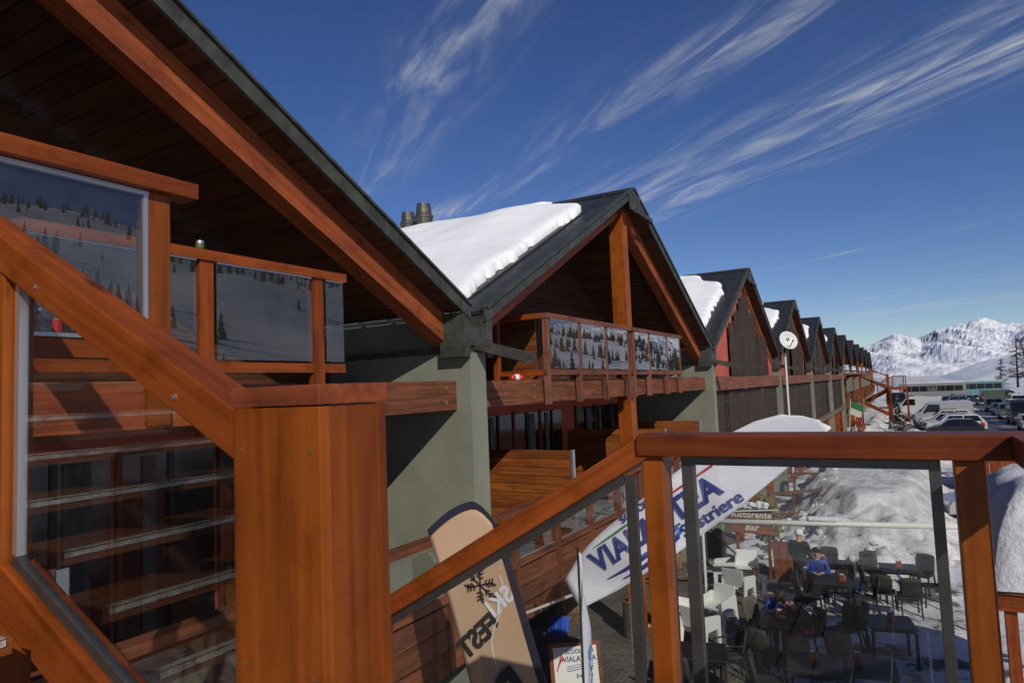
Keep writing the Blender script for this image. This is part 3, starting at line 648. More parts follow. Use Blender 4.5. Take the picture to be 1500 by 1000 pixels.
    # platform balustrade (along the row), steel framed
    pr = bb('platform_rail', 'wood_new', -3.66, -3.50, 1.0, 2.47, 1.185, 1.275)
    bb('platform_post', 'wood_gold', -3.68, -3.56, 2.20, 2.33, -.12, 1.185, par=pr); bb('platform_lower_rail', 'wood_new', -3.62, -3.55, 1.25, 2.2, .245, .345, par=pr)
    g = bb('glass_pane', 'glass_tint', -3.575, -3.565, 1.3, 2.17, .36, 1.16, par=pr, bevel=0)
    bb('pane_frame', 'aluminium', -3.585, -3.555, 1.27, 2.2, 1.155, 1.18, par=g, bevel=0); bb('pane_frame', 'aluminium', -3.585, -3.555, 2.17, 2.195, .36, 1.154, par=g, bevel=0); bb('pane_frame', 'aluminium', -3.60, -3.54, 1.27, 2.2, .346, .366, par=g, bevel=0)
    # column between the flights, built of planks with a cap
    col = bb('column', 'wood_gold', -1.405, -1.142, 1.135, 1.29, GZ, -.018, bevel=0)
    bb('column_plank', 'wood_gold', -1.434, -1.138, 1.10, 1.134, GZ, -.02, par=col, bevel=.004 if near else 0); bb('column_plank', 'wood_gold', -1.434, -1.138, 1.291, 1.325, GZ, -.02, par=col, bevel=.004 if near else 0); bb('column_plank', 'wood_gold', -1.434, -1.406, 1.135, 1.29, GZ, -.02, par=col, bevel=0)
    bb('column_cap', 'wood_rafter', -1.438, -1.134, 1.096, 1.329, -.017, .03, par=col, bevel=.004 if near else 0)
    # middle rail along the upper flight
    sl = .512
    def mz(X): return -.018 + sl * (-1.504 - X)   # top of the rail, front edge
    ang = math.atan(sl); hh = .115
    a = (-1.42, 1.215, mz(-1.42) - hh / 2 / math.cos(ang)); b = (-4.0, 1.215, mz(-4.0) - hh / 2 / math.cos(ang))
    mr = rr('hand_rail', 'wood_new', a, b, .13, hh)
    def low(X): return -.51 - .462 * (X + 2.694)   # top of the lower frame
    a = (-1.45, 1.215, low(-1.45) - .14); b = (-4.0, 1.215, low(-4.0) - .14); rr('lower_rail', 'wood_new', a, b, .11, .17, par=mr)
    pp = [(-2.655, low(-2.655)), (-1.45, low(-1.45)), (-1.45, mz(-1.45) - .15), (-2.655, mz(-2.655) - .15)]
    bm = nb(); slab(bm, [(x, 1.195 + dy, z) for x, z in pp], (0, .01, 0)); gp = ob('glass_pane', bm, 'glass', mr)
    rr('pane_frame', 'steel', (-1.45, 1.2, low(-1.45) - .02), (-2.72, 1.2, low(-2.72) - .02), .03, .035, par=gp, bevel=0)
    bb('pane_frame', 'aluminium', -2.725, -2.695, 1.19, 1.22, low(-2.70), mz(-2.7) - .14, par=gp, bevel=0)
    bb('rail_post', 'wood_gold', -2.85, -2.74, 1.16, 1.26, -1.2, mz(-2.8) - .13, par=mr)
    bb('rail_post', 'wood_gold', -3.95, -3.84, 1.16, 1.26, -.3, mz(-3.95) - .13, par=mr)
    if near:
        for x in (-1.74, -2.5):
            bm = nb(); zz = mz(x) - .085; tube(bm, (x, 1.151 + dy, zz), (x, 1.146 + dy, zz), .008, n=10); ob('screw', bm, 'aluminium', mr)
        for x, z in ((-1.40, -.12), (-1.17, -.12), (-1.40, -.62), (-1.17, -.62)):
            bm = nb(); tube(bm, (x, 1.101 + dy, z), (x, 1.0985 + dy, z), .006, n=10); ob('screw', bm, 'brass', col)
    # outer rail of landing and of the flight down (Y = 2.5)
    hr = bb('hand_rail', 'wood_new', -.905, .42, 2.50, 2.66, -.275, -.195)
    rr('hand_rail', 'wood_new', (.345, 2.495, -.235), (.345, -.35, -.235), .15, .08, par=hr)
    for x0, x1 in ((-.892, -.81), (.123, .205)): bb('rail_post', 'wood_gold', x0, x1, 2.525, 2.635, DZ - .25, -.276, par=hr)
    bb('rail_post', 'wood_gold', .30, .39, 1.0, 1.1, DZ - .25, -.276, par=hr); bb('rail_post', 'wood_gold', .30, .39, -.33, -.23, DZ - .25, -.276, par=hr)
    gp = bb('glass_pane', 'glass', -.70, .055, 2.558, 2.568, -1.22, -.31, par=hr, bevel=0)
    for x0, x1, z0, z1 in ((-.745, -.70, -1.25, -.28), (.055, .088, -1.25, -.28), (-.70, .055, -.31, -.28), (-.70, .055, -1.25, -1.22)): bb('pane_frame', 'steel', x0, x1, 2.545, 2.585, z0, z1, par=gp, bevel=.002 if near else 0)
    gp = bb('glass_pane', 'glass', .342, .352, 1.13, 2.4, -1.22, -.31, par=hr, bevel=0)
    bb('pane_frame', 'steel', .33, .365, 2.40, 2.44, -1.25, -.28, par=gp, bevel=0); bb('pane_frame', 'steel', .33, .365, 1.12, 2.40, -.31, -.28, par=gp, bevel=0)
    s2 = .582
    def fz(X): return -.205 - s2 * (-.905 - X)
    a2 = math.atan(s2)
    a = (-.885, 2.58, fz(-.885) - .045 / math.cos(a2)); b = (-3.6, 2.58, fz(-3.6) - .045 / math.cos(a2)); fr = rr('hand_rail', 'wood_new', a, b, .14, .085)
    rr('lower_rail', 'wood_new', (-.9, 2.58, fz(-.9) - 1.0), (-3.6, 2.58, fz(-3.6) - 1.0), .09, .12, par=fr)
    for x in (-2.3, -3.55): bb('rail_post', 'wood_gold', x - .05, x + .05, 2.53, 2.63, fz(x) - 1.35, fz(x) - .09, par=fr)
    bm = nb(); slab(bm, [(x, 2.56 + dy, z) for x, z in ((-2.22, fz(-2.22) - .93), (-.985, fz(-.985) - .93), (-.985, fz(-.985) - .135), (-2.22, fz(-2.22) - .135))], (0, .01, 0)); gp = ob('glass_pane', bm, 'glass', fr)
    rr('pane_frame', 'steel', (-.98, 2.565, fz(-.98) - .125), (-2.25, 2.565, fz(-2.25) - .125), .035, .03, par=gp, bevel=0); bb('pane_frame', 'steel', -.975, -.935, 2.55, 2.58, fz(-.95) - .93, fz(-.95) - .13, par=gp, bevel=0)
    # ground posts
    for x, y in ((.40, 2.67), (.40, -.37), (-3.75, -.37), (-1.1, 2.67), (-1.1, -.37)): bb('ground_post', 'wood_new', x - .08, x + .08, y - .045, y + .045, GZ, (DZ - .29 if x > -2 else (-.155 if y > 0 else -.155)), bevel=0)
    # near-side rail of the upper flight
    rr('hand_rail', 'wood_new', (-1.3, -.28, mz(-1.3) - .06), (-4.0, -.28, mz(-4.0) - .06), .10, .10)
    for x in (-1.35, -2.6, -3.9): bb('rail_post', 'wood_gold', x - .05, x + .05, -.33, -.23, DZ + (-1.2 - x) * s1 - .1, mz(x) - .12)
    return st
build_stair(0, 'near varnished timber staircase with glass panels and thick plank column', True)
build_stair(6 * WH, 'far zigzag timber staircase beside the parked cars', False)

# ================================================================ SMALL THINGS ON THE BALCONY
o = empty('bottle', (-3.57, 1.66, .367), 'small clear plastic bottle standing on the lower balcony rail', 'bottle')
bm = nb(); lathe(bm, (-3.57, 1.66, .367), [(.018, 0), (.021, .01), (.021, .055), (.017, .065), (.02, .075), (.012, .092), (.008, .1)], 14); ob('body', bm, 'glass', o, smooth=True)
bm = nb(); lathe(bm, (-3.57, 1.66, .467), [(.009, 0), (.009, .014)], 12); ob('cap', bm, 'white_plastic', o)
o = empty('drink_can', (-3.57, 1.74, .367), 'red drink can standing beside the plastic bottle', 'can')
bm = nb(); lathe(bm, (-3.57, 1.74, .367), [(.018, 0), (.022, .006), (.022, .058), (.018, .066)], 14); ob('body', bm, 'can_red', o)
bm = nb(); lathe(bm, (-3.57, 1.74, .4335), [(.017, 0), (.017, .002)], 14); ob('lid', bm, 'aluminium', o)
o = empty('jar', (-5.05, 3.57, 1.275), 'small glass jar with green contents on the balcony rail', 'jar')
bm = nb(); lathe(bm, (-5.05, 3.57, 1.2755), [(.03, 0), (.035, .005), (.035, .05), (.03, .058)], 14); ob('contents', bm, 'green_lid', o, smooth=True)
bm = nb(); lathe(bm, (-5.05, 3.57, 1.334), [(.032, 0), (.032, .022)], 14); ob('lid', bm, 'aluminium', o)
o = empty('snow_goggles', (-5.3, 9.3, .147), 'red and white cloth lying on the balcony beam', 'cloth')
for i in range(3):
    bm = nb(); lathe(bm, (-5.3, 9.2 + i * .13, .147), [(.05, 0), (.06, .02), (.05, .07 + .02 * (i % 2)), (.02, .09)], 8); ob('fold', bm, 'can_red' if i != 1 else 'white_plastic', o, smooth=True)
o['label'] = 'red and white bundle lying on the facade beam by the gutter spout'; o['category'] = 'bundle'; o.name = 'cloth_bundle'

# ================================================================ SATELLITE DISH
o = empty('satellite_dish', (-4.75, 34.15, GZ), 'white satellite dish on a tall pole in front of the houses', 'satellite dish')
bm = nb(); tube(bm, (-4.7, 34.1, GZ), (-4.7, 34.1, 1.2), .05, n=10); ob('pole', bm, 'white_paint', o)
bm = nb(); c = Vector((-4.5, 33.8, 1.75)); nrm = Vector((.55, -.8, .25)).normalized(); a = nrm.orthogonal().normalized(); b2 = nrm.cross(a); rings = []
for j in range(7):
    r = .42 * j / 6; rings.append([bm.verts.new(c + a * (r * math.cos(t)) + b2 * (r * 1.08 * math.sin(t)) + nrm * (.5 * r * r)) for t in [2 * math.pi * i / 24 for i in range(24)]] if j else [bm.verts.new(c)])
for i in range(24): bm.faces.new((rings[0][0], rings[1][i], rings[1][(i + 1) % 24]))
for A, Bv in zip(rings[1:], rings[2:]):
    for i in range(24): bm.faces.new((A[i], A[(i + 1) % 24], Bv[(i + 1) % 24], Bv[i]))
d = ob('dish', bm, 'white_plastic', o, smooth=True)
md = d.modifiers.new('s', 'SOLIDIFY'); md.thickness = .02
R1('feed_arm', 'gutter_metal', o, c - Vector((0, 0, .4)) + nrm * .05, c + nrm * .5 - Vector((0, 0, .18)), .03, .03); bm = nb(); tube(bm, c + nrm * .46 - Vector((0, 0, .17)), c + nrm * .56 - Vector((0, 0, .15)), .035); ob('receiver', bm, 'gutter_metal', o)
R1('bracket', 'gutter_metal', o, (-4.7, 34.1, 1.15), c - nrm * .02, .05, .05)
textmesh('emblem', 'G', .2, 'ink_black', o, frame(Vector((.8, .55, 0)), Vector((0, 0, 1)), c + nrm * .03 + Vector((0, 0, .05))), bold=.008)

# ================================================================ FLAGS AND SIGNS
# large white flag on a slanting pole, standing out from the terrace
FY = 8.3
fl = empty('feather_flag', (-4.75, FY, -3.05), 'large white feather flag with blue lettering slanting out from the terrace', 'flag', 'feather flags')
fu = Vector((.83, 0, .555)).normalized(); fv = Vector((-fu.z, 0, fu.x)); fo = Vector((-4.0, FY, -2.765))
def pw(pts, u):
    for (a, x), (b, y) in zip(pts, pts[1:]):
        if u <= b: return x + (y - x) * (u - a) / (b - a)
    return pts[-1][1]
def ftop(u): return pw([(0, .2), (.35, .35), (.75, .44), (2.0, .525), (2.7, .56), (3.1, .55), (3.4, .49), (3.62, .40), (3.78, .28), (3.88, .16), (3.95, .02)], u)
def fbot(u): return pw([(0, -.2), (.6, -.25), (1.6, -.25), (2.6, -.185), (3.36, -.10), (3.7, -.05), (3.95, .0)], u)
def fp(u, v, off=0):
    w = .05 * math.sin(u * 2.1 + .6) + .025 * math.sin(u * 4.3 + v * 5)
    return fo + fu * u + fv * v + Vector((0, w * .8 + off, 0))
bm = nb(); nu, nv = 46, 14; G = []
for i in range(nu + 1):
    u = 3.95 * i / nu
    top, bot = ftop(u), fbot(u)
    G.append([bm.verts.new(fp(u, bot + (top - bot) * j / nv)) for j in range(nv + 1)])
for i in range(nu):
    for j in range(nv): bm.faces.new((G[i][j], G[i + 1][j], G[i + 1][j + 1], G[i][j + 1]))
cl_ = ob('cloth', bm, 'cloth_white', fl, smooth=True); md = cl_.modifiers.new('s', 'SOLIDIFY'); md.thickness = .006
bm = nb(); tube(bm, (-4.75, FY + .02, -3.1), fp(0, .0, .02), .02, .02, 8); ob('pole', bm, 'white_paint', fl)
bm = nb(); pv = None
for i in range(14):
    u = 3.9 * i / 13; top = ftop(u)
    p = fp(u, top, .018)
    if pv: tube(bm, pv, p, .014, n=6)
    pv = p
ob('pole_sleeve', bm, 'cloth_white', fl)
def ftext(body, u, v, size, mat, bold=0, xs=1.0, shear=0):
    w = .05 * math.sin(u * 2.1 + .6) * .8
    m = frame(fu, fv, fo + fu * u + fv * v + Vector((0, -.06 + w * .3, 0))); t = textmesh('lettering', body, size, mat, fl, m, bold=bold, xs=xs, shear=shear)
    # drape the letters on the cloth
    org = ORG[fl.name]
    for vv in t.data.vertices:
        p = vv.co + org; q = p - fo; uu = q.dot(fu); vv_ = q.dot(fv); dpt = p.y - (fo.y - .06 + w * .3)
        z = fp(uu, vv_); vv.co = Vector((p.x, z.y - .026 + dpt * .3, p.z)) - org
ftext('VIALATTEA', 1.52, .165, .37, 'ink_navy', bold=.012, xs=1.04)
ftext('Sestriere', 2.25, -.085, .20, 'ink_navy', bold=.004, xs=1.15)
ftext('SCUOLA SCI', 1.62, .435, .12, 'ink_navy', bold=.003, xs=1.25)
def fstrip(u0, u1, v0, v1, mat, bow=0.0, th=.045):
    bm = nb(); n = 16; pr = None
    for i in range(n + 1):
        t = i / n; u = u0 + (u1 - u0) * t; v = v0 + (v1 - v0) * t + bow * math.sin(t * math.pi); w = th * (.25 + .75 * math.sin(min(1, t * 1.6) * math.pi / 2))
        a = bm.verts.new(fp(u, v - w / 2, -.012)); b = bm.verts.new(fp(u, v + w / 2, -.012))
        if pr: bm.faces.new((pr[0], a, b, pr[1]))
        pr = (a, b)
    ob('stripe', bm, mat, fl)
fstrip(.62, 1.35, .345, .358, 'ink_green', 0, .03); fstrip(1.75, 2.6, .365, .375, 'ink_red', 0, .03)
fstrip(.55, 1.65, -.07, -.02, 'ink_navy', -.04, .06); fstrip(.75, 1.75, -.17, -.09, 'ink_navy', -.04, .06)
fstrip(1.1, 1.8, -.05, .0, 'ink_blue', -.03, .05); fstrip(1.2, 1.82, -.15, -.05, 'ink_blue', -.03, .05); fstrip(1.4, 1.85, -.09, .02, 'ink_blue', .04, .03)

# beige banner seen from behind: lettering shows mirrored
bn = empty('feather_banner', (-1.85, 4.9, GZ), 'beige feather banner with navy hem, snowflake and mirrored lettering', 'flag', 'feather flags')
bu = Vector((1, .12, 0)).normalized(); bdn = Vector((.30, 0, -1)).normalized(); bo = Vector((-3.63, 4.78, -1.29))   # top left corner
def bp_(s, t, off=0):   # s across 0..1 (left..right), t metres down the left edge
    return bo + bdn * t + bu * s + Vector((0, .03 * math.sin(t * 2 + s * 3) + off, 0))
BW = .66
def topc(s): return -.05 - .30 * math.sin(min(1, s / BW * .85 + .05) * math.pi * .62) + .33 * max(0, (s / BW - .72) / .28) ** 2 * .6
bm = nb(); ns, ntt = 16, 40; G = []
for i in range(ns + 1):
    s = BW * i / ns; t0 = topc(s)
    G.append([bm.verts.new(bp_(s + (.06 * math.sin(min(1, (t0 + (4.2 - t0) * j / ntt) / 2) * math.pi / 2) * (i / ns)), t0 + (4.2 - t0) * j / ntt)) for j in range(ntt + 1)])
for i in range(ns):
    for j in range(ntt): bm.faces.new((G[i][j], G[i + 1][j], G[i + 1][j + 1], G[i][j + 1]))
cl_ = ob('cloth', bm, 'cloth_beige', bn, smooth=True); md = cl_.modifiers.new('s', 'SOLIDIFY'); md.thickness = .005
# navy pole hem along the top and right edge
bm = nb(); path = [(BW * i / 14, topc(BW * i / 14)) for i in range(15)]; pr = None
for s, t in path:
    a = bm.verts.new(bp_(s - .0, t - .03, -.006)); b = bm.verts.new(bp_(s, t + .035, -.006))
    if pr: bm.faces.new((pr[0], a, b, pr[1]))
    pr = (a, b)
pr = None
for j in range(41):
    t = topc(BW) - .03 + (4.25 - topc(BW)) * j / 40; e = BW + .06 * math.sin(min(1, max(0, t) / 2) * math.pi / 2)
    a = bm.verts.new(bp_(e - .035, t, -.006)); b = bm.verts.new(bp_(e + .035, t, -.006))
    if pr: bm.faces.new((pr[0], a, b, pr[1]))
    pr = (a, b)
hm = ob('hem', bm, 'cloth_navy', bn); md = hm.modifiers.new('s', 'SOLIDIFY'); md.thickness = .012; md.offset = 0
bm = nb(); tube(bm, bp_(BW + .06, 1.0, .012), bp_(BW + .06, 4.3, .012), .012, .016, 8); tube(bm, bp_(BW + .06, 4.3, .012), (-1.9, 4.85, GZ + .02), .016, .018, 8); ob('pole', bm, 'black_plastic', bn)
R1('foot', 'black_plastic', bn, (-2.3, 4.85, GZ + .05), (-1.5, 4.85, GZ + .05), .08, .06); R1('foot', 'black_plastic', bn, (-1.9, 4.45, GZ + .05), (-1.9, 5.25, GZ + .05), .08, .061)
bd = bdn; tu = (bu * .80 - bd * .60).normalized(); tv = (bu * .42 - bd * .9)
def btext(body, s, t, size, mat, u, v, bold=0, xs=1):
    m = frame(u, v, bp_(s, t, -.012)); return textmesh('lettering', body, size, mat, bn, m, flip=True, bold=bold, xs=xs)
btext('SKI', .50, .47, .19, 'cloth_white', tu, tv, .006); btext('FEST', .21, .78, .215, 'ink_black', tu, tv, .010)
btext('R', .42, 1.22, .5, 'ink_black', tu, tv, .02)
# snowflake
c0 = bp_(.35, .35, -.012); bm = nb()
for i in range(6):
    a = i * math.pi / 3 + .25; d = bu * math.cos(a) - bd * math.sin(a); e = bu * -math.sin(a) - bd * math.cos(a)
    bar(bm, c0, c0 + d * .13, .012, .004, up=bu.cross(bd))
    for r in (.055, .09, .12):
        for s in (-1, 1): bar(bm, c0 + d * r, c0 + d * (r + .028) + e * s * .03, .013, .004, up=bu.cross(bd))
ob('snowflake', bm, 'ink_black', bn)
bm = nb(); pv = None
for i in range(15):
    t = i / 14; p = bp_(.56 - .36 * t + .05 * math.sin(t * 9), .25 + 1.05 * t, -.01)
    if pv: tube(bm, pv, p, .004, n=5)
    pv = p
ob('swoosh', bm, 'cloth_white', bn)

# narrow white flag, seen almost edge on
nf = empty('feather_flag', (-3.46, 7.6, GZ), 'narrow white feather flag with blue script standing before the slanting flag', 'flag', 'feather flags')
nd = Vector((-.27, .96, 0)).normalized(); n0 = Vector((-3.55, 7.6, 0))
bm = nb(); G = []
for i in range(9):
    s = .62 * i / 8; t0 = -2.0 - 1.2 * (i / 8) ** 1.6
    G.append([bm.verts.new(n0 + nd * s * .9 + Vector((.03 * math.sin(j * .5 + i), 0, t0 + (-5.2 - t0) * j / 24))) for j in range(25)])
for i in range(8):
    for j in range(24): bm.faces.new((G[i][j], G[i + 1][j], G[i + 1][j + 1], G[i][j + 1]))
cl_ = ob('cloth', bm, 'cloth_white', nf, smooth=True); md = cl_.modifiers.new('s', 'SOLIDIFY'); md.thickness = .005
bm = nb(); tube(bm, n0 + Vector((-.01, -.02, GZ + .05)), n0 + Vector((0, -.02, -1.95)), .022, .014, 8); ob('pole', bm, 'black_plastic', nf)
R1('foot', 'black_plastic', nf, n0 + Vector((-.4, 0, GZ + .06)), n0 + Vector((.4, 0, GZ + .06)), .08, .06)
textmesh('lettering', 'Sestriere', .36, 'ink_blue', nf, frame(Vector((0, 0, 1)), nd * -1, n0 + nd * .26 + Vector((.05, 0, -3.9))), bold=.01)
# sandwich board
sb = empty('sandwich_board', (-5.4, 11.6, GZ), 'orange framed sandwich board with white ski school poster on the paving', 'sign')
su = Vector((.80, .6, 0)).normalized(); sn = Vector((.6, -.8, 0)); s0 = Vector((-5.95, 11.25, 0))
for sg in (0, 1):
    H_ = .82
    def sp_(u, z): return s0 + su * u + Vector((0, 0, GZ + z)) + (sn * (.25 * (1 - z / H_)) if sg == 0 else sn * (-.25 * (1 - z / H_)))
    bm = nb(); slab(bm, [sp_(0, .03), sp_(.95, .03), sp_(.95, H_), sp_(0, H_)], sn * -.02); pn = ob('panel', bm, 'wood_new', sb)
    if sg == 0:
        bm = nb(); slab(bm, [sp_(.07, .1), sp_(.88, .1), sp_(.88, .75), sp_(.07, .75)], sn * .006); ps = ob('poster', bm, 'white_paint', sb)
        upv = (sp_(0, 1) - sp_(0, 0)).normalized()
        for body, u, z, size, mt in (('SCUOLA SCI', .56, .67, .10, 'ink_navy'), ('VIALATTEA', .55, .55, .13, 'ink_navy'), ('Sestriere', .62, .28, .09, 'ink_navy')): textmesh('lettering', body, size, mt, sb, frame(su, upv, sp_(u, z) + sn * .009), bold=.003, xs=.9)
        for q in range(3): R1('stripe', 'ink_blue' if q else 'ink_navy', sb, sp_(.3, .36 + q * .035) + sn * .008, sp_(.8, .42 + q * .035) + sn * .008, .012, .004, up=sn)
        for q in range(4): R1('emblem', 'ink_red', sb, sp_(.12 + q * .02, .38 + .05 * q) + sn * .008, sp_(.22 + q * .02, .64 - .03 * q) + sn * .008, .02, .004, up=sn)
# Ristorante Bar sign
rs_ = empty('restaurant_sign', (-3.75, 19.6, GZ), 'brown wooden restaurant bar sign with snow along its top', 'sign')
for x in (-4.28, -3.45): B1('sign_post', 'wood_beam', rs_, x - .04, x + .04, 19.63, 19.70, GZ, -3.55)
for i, (z0, z1, tx, sz) in enumerate(((-3.86, -3.56, 'Ristorante', .24), (-4.22, -3.88, 'Bar', .25))):
    B1('sign_board', 'wood_beam', rs_, -4.40, -3.32, 19.56, 19.62, z0, z1)
    textmesh('lettering', tx, sz, 'white_paint', rs_, frame((1, 0, 0), (0, 0, 1), (-3.86, 19.552, (z0 + z1) / 2)), bold=.006, shear=.15)
bm = nb()
for i in range(26): 
    x = -4.5 + 1.15 * random.random(); r = random.uniform(.06, .12); lathe(bm, (x, 19.6 + random.uniform(-.06, .06), -3.56 + random.uniform(0, .1)), [(r * .8, 0), (r, r * .5), (r * .7, r), (r * .2, r * 1.2)], 8)
ob('snow_cap', bm, 'snow', rs_, smooth=True)
R1('icy_strip', 'white_paint', rs_, (-4.75, 19.5, -3.66), (-3.12, 19.5, -3.53), .03, .03)

# ================================================================ COURTYARD THINGS
def barrel(x, y, label):
    o = empty('barrel', (x, y, GZ + .02), label, 'barrel', 'wooden barrels'); nst = 18; pf = [(.27, 0), (.32, .2), (.345, .45), (.32, .7), (.27, .9)]
    for i in range(nst):
        a0 = 2 * math.pi * i / nst; a1 = 2 * math.pi * (i + .96) / nst; bm = nb(); vs = [[bm.verts.new((x + r * math.cos(a), y + r * math.sin(a), GZ + .02 + z)) for a in (a0, a1)] for r, z in pf]
        for A, Bv in zip(vs, vs[1:]): bm.faces.new((A[0], A[1], Bv[1], Bv[0]))
        setgrain(bm, bm.verts, (0, 0, 1), Vector((x, y, 0))); ob('stave', bm, 'wood_barrel', o)
    bm = nb(); lathe(bm, (x, y, GZ + .02), [(.26, .02), (.26, .86)], 18); ob('head', bm, 'wood_shutter', o)
    for z, r in ((.06, .29), (.2, .325), (.68, .327), (.82, .292)):
        bm = nb(); lathe(bm, (x, y, GZ + .02 + z), [(r, 0), (r + .006, .0), (r + .006, .05), (r, .05)], 18); ob('hoop', bm, 'gutter_metal', o)
barrel(-7.15, 14.75, 'wooden barrel behind the blue snow shovel'); barrel(-6.1, 19.2, 'wooden barrel partly hidden behind the slanting white flag')
sv = empty('snow_shovel', (-7.0, 13.7, GZ), 'blue snow shovel leaning by the barrel', 'shovel')
bm = nb(); G = [[bm.verts.new((-7.25 + .5 * i / 8, 13.6 + .1 * ((i - 4) / 4) ** 2 + .12 * j / 5, GZ + .03 + .42 * j / 5)) for i in range(9)] for j in range(6)]
for j in range(5):
    for i in range(8): bm.faces.new((G[j][i], G[j][i + 1], G[j + 1][i + 1], G[j + 1][i]))
b_ = ob('blade', bm, 'blue_plastic', sv); md = b_.modifiers.new('s', 'SOLIDIFY'); md.thickness = .02
for x in (-7.2, -7.1, -7.0, -6.9, -6.8): R1('rib', 'blue_plastic', sv, (x, 13.58 + .1 * ((x + 7) / .25) ** 2, GZ + .05), (x, 13.70 + .1 * ((x + 7) / .25) ** 2, GZ + .42), .015, .02)
bm = nb(); tube(bm, (-7.0, 13.62, GZ + .2), (-7.05, 14.2, GZ + 1.35), .017, n=8); ob('handle', bm, 'wood_barrel', sv)
lg = empty('log_stump', (-5.5, 14.3, GZ), 'cut log standing upright on the paving', 'log')
bm = nb(); lathe(bm, (-5.5, 14.3, GZ + .02), [(.17, 0), (.165, .3), (.16, .75), (.15, .76)], 14); ob('trunk', bm, 'bark', lg); bm = nb(); lathe(bm, (-5.5, 14.3, GZ + .7805), [(.15, 0), (.148, .004)], 14); ob('cut_face', bm, 'wood_barrel', lg)
# planter with shrub, and pot of bamboo-like twigs behind the chairs
def leafball(bm, c, rx, rz_, n, s):
    for i in range(n):
        while True:
            p = Vector((random.uniform(-1, 1), random.uniform(-1, 1), random.uniform(-1, 1)))
            if p.length < 1: break
        p = Vector(c) + Vector((p.x * rx, p.y * rx, p.z * rz_)); a = Vector((random.uniform(-1, 1), random.uniform(-1, 1), random.uniform(-.4, 1))).normalized(); b = a.orthogonal().normalized(); 
        q = [p, p + a * s * .5 + b * s * .25, p + a * s, p + a * s * .5 - b * s * .25]; bm.faces.new([bm.verts.new(v) for v in q])
pl = empty('potted_shrub', (-3.7, 20.1, GZ), 'yellowish shrub in a wooden tub beside the restaurant sign', 'plant')
bm = nb(); slab(bm, [(-3.35, 19.75, GZ + .0), (-2.95, 19.75, GZ), (-2.9, 19.75, GZ + 1.0), (-3.4, 19.75, GZ + 1.0)], (0, .4, 0)); ob('tub', bm, 'wood_beam', pl)
bm = nb(); leafball(bm, (-3.6, 20.2, GZ + 1.55), .45, .65, 1300, .11); ob('foliage', bm, 'yellow_leaf', pl)
bm = nb(); tube(bm, (-3.3, 20, GZ + .9), (-3.6, 20.2, GZ + 1.8), .03, .01, 6); tube(bm, (-3.15, 19.95, GZ + .95), (-3.4, 20.1, GZ + 1.6), .02, .01, 6); ob('stem', bm, 'bark', pl)
rd = empty('leaning_pole', (-3.55, 19.4, GZ), 'thin dark pole leaning up from the snow behind white chairs', 'pole'); bm = nb(); tube(bm, (-3.55, 19.3, GZ + .03), (-6.3, 20.7, -3.4), .025, n=8); ob('shaft', bm, 'black_plastic', rd); bm = nb(); lathe(bm, (-3.55, 19.3, GZ + .0), [(.14, 0), (.1, .09), (.03, .12)], 10); ob('foot', bm, 'snow', rd)
# white horizontal bar on two slim posts
tb = empty('barrier_bar', (-1.7, 16.9, GZ), 'long off-white horizontal bar spanning the courtyard above the tables', 'barrier')
pa = Vector((-4.32, 16.2, -3.28)); pb = Vector((.92, 17.35, -3.30)); bm = nb(); tube(bm, pa, pb, .062, n=14); ob('bar', bm, 'white_paint', tb, smooth=True)
for p in (pa, pb): bm = nb(); tube(bm, (p.x, p.y, GZ), p, .035, n=10); ob('upright', bm, 'white_paint', tb)
bm = nb()
for i in range(9): lathe(bm, pa.lerp(pb, .44 + .012 * i) + Vector((0, 0, .045)), [(.05, 0), (.09, .04), (.06, .1), (.02, .12)], 9)
ob('snow_lump', bm, 'snow', tb, smooth=True)

def wchair(mat='wicker', arms=False):
    o = empty('wicker_chair', (0, 0, 0), 'x', 'chair', 'dark chairs around the courtyard tables')
    bm = nb(); slab(bm, [(-.22, -.22, .42), (.22, -.22, .42), (.20, .21, .42), (-.20, .21, .42)], (0, 0, .045)); ob('seat', bm, 'wicker', o, .008)
    bm = nb(); rows = [(.20, .44, .205), (.235, .62, .215), (.27, .78, .22), (.295, .88, .20)]; G = [[bm.verts.new((w * i / 4, y + .03 * (1 - (i / 4) ** 2), z + .02 * (1 - (i / 4) ** 2))) for i in range(-4, 5)] for y, z, w in rows]
    for a, b in zip(G, G[1:]):
        for i in range(8): bm.faces.new((a[i], a[i + 1], b[i + 1], b[i]))
    d = ob('backrest', bm, mat, o, smooth=True); md = d.modifiers.new('s', 'SOLIDIFY'); md.thickness = .03
    for i in range(-3, 4): R1('back_rib', mat, d, (i * .055, .185, .47), (i * .058, .265, .86), .022, .012)
    for x, y, fx, fy in ((-.2, -.2, -.21, -.22), (.2, -.2, .21, -.22), (-.19, .2, -.20, .29), (.19, .2, .20, .29)): bm = nb(); bar(bm, (x, y, .43), (fx, fy, 0), .032, .032, up=(0, 1, 0)); ob('leg', bm, 'black_plastic', o)
    if arms:
        for s in (-1, 1):
            bm = nb(); pts = [(.23 * s, .24, .64), (.255 * s, .05, .66), (.25 * s, -.18, .64), (.235 * s, -.23, .5), (.215 * s, -.22, .43)]
            for p, q in zip(pts, pts[1:]): tube(bm, p, q, .016, n=7)
            ob('armrest', bm, 'black_plastic', o)
    return o
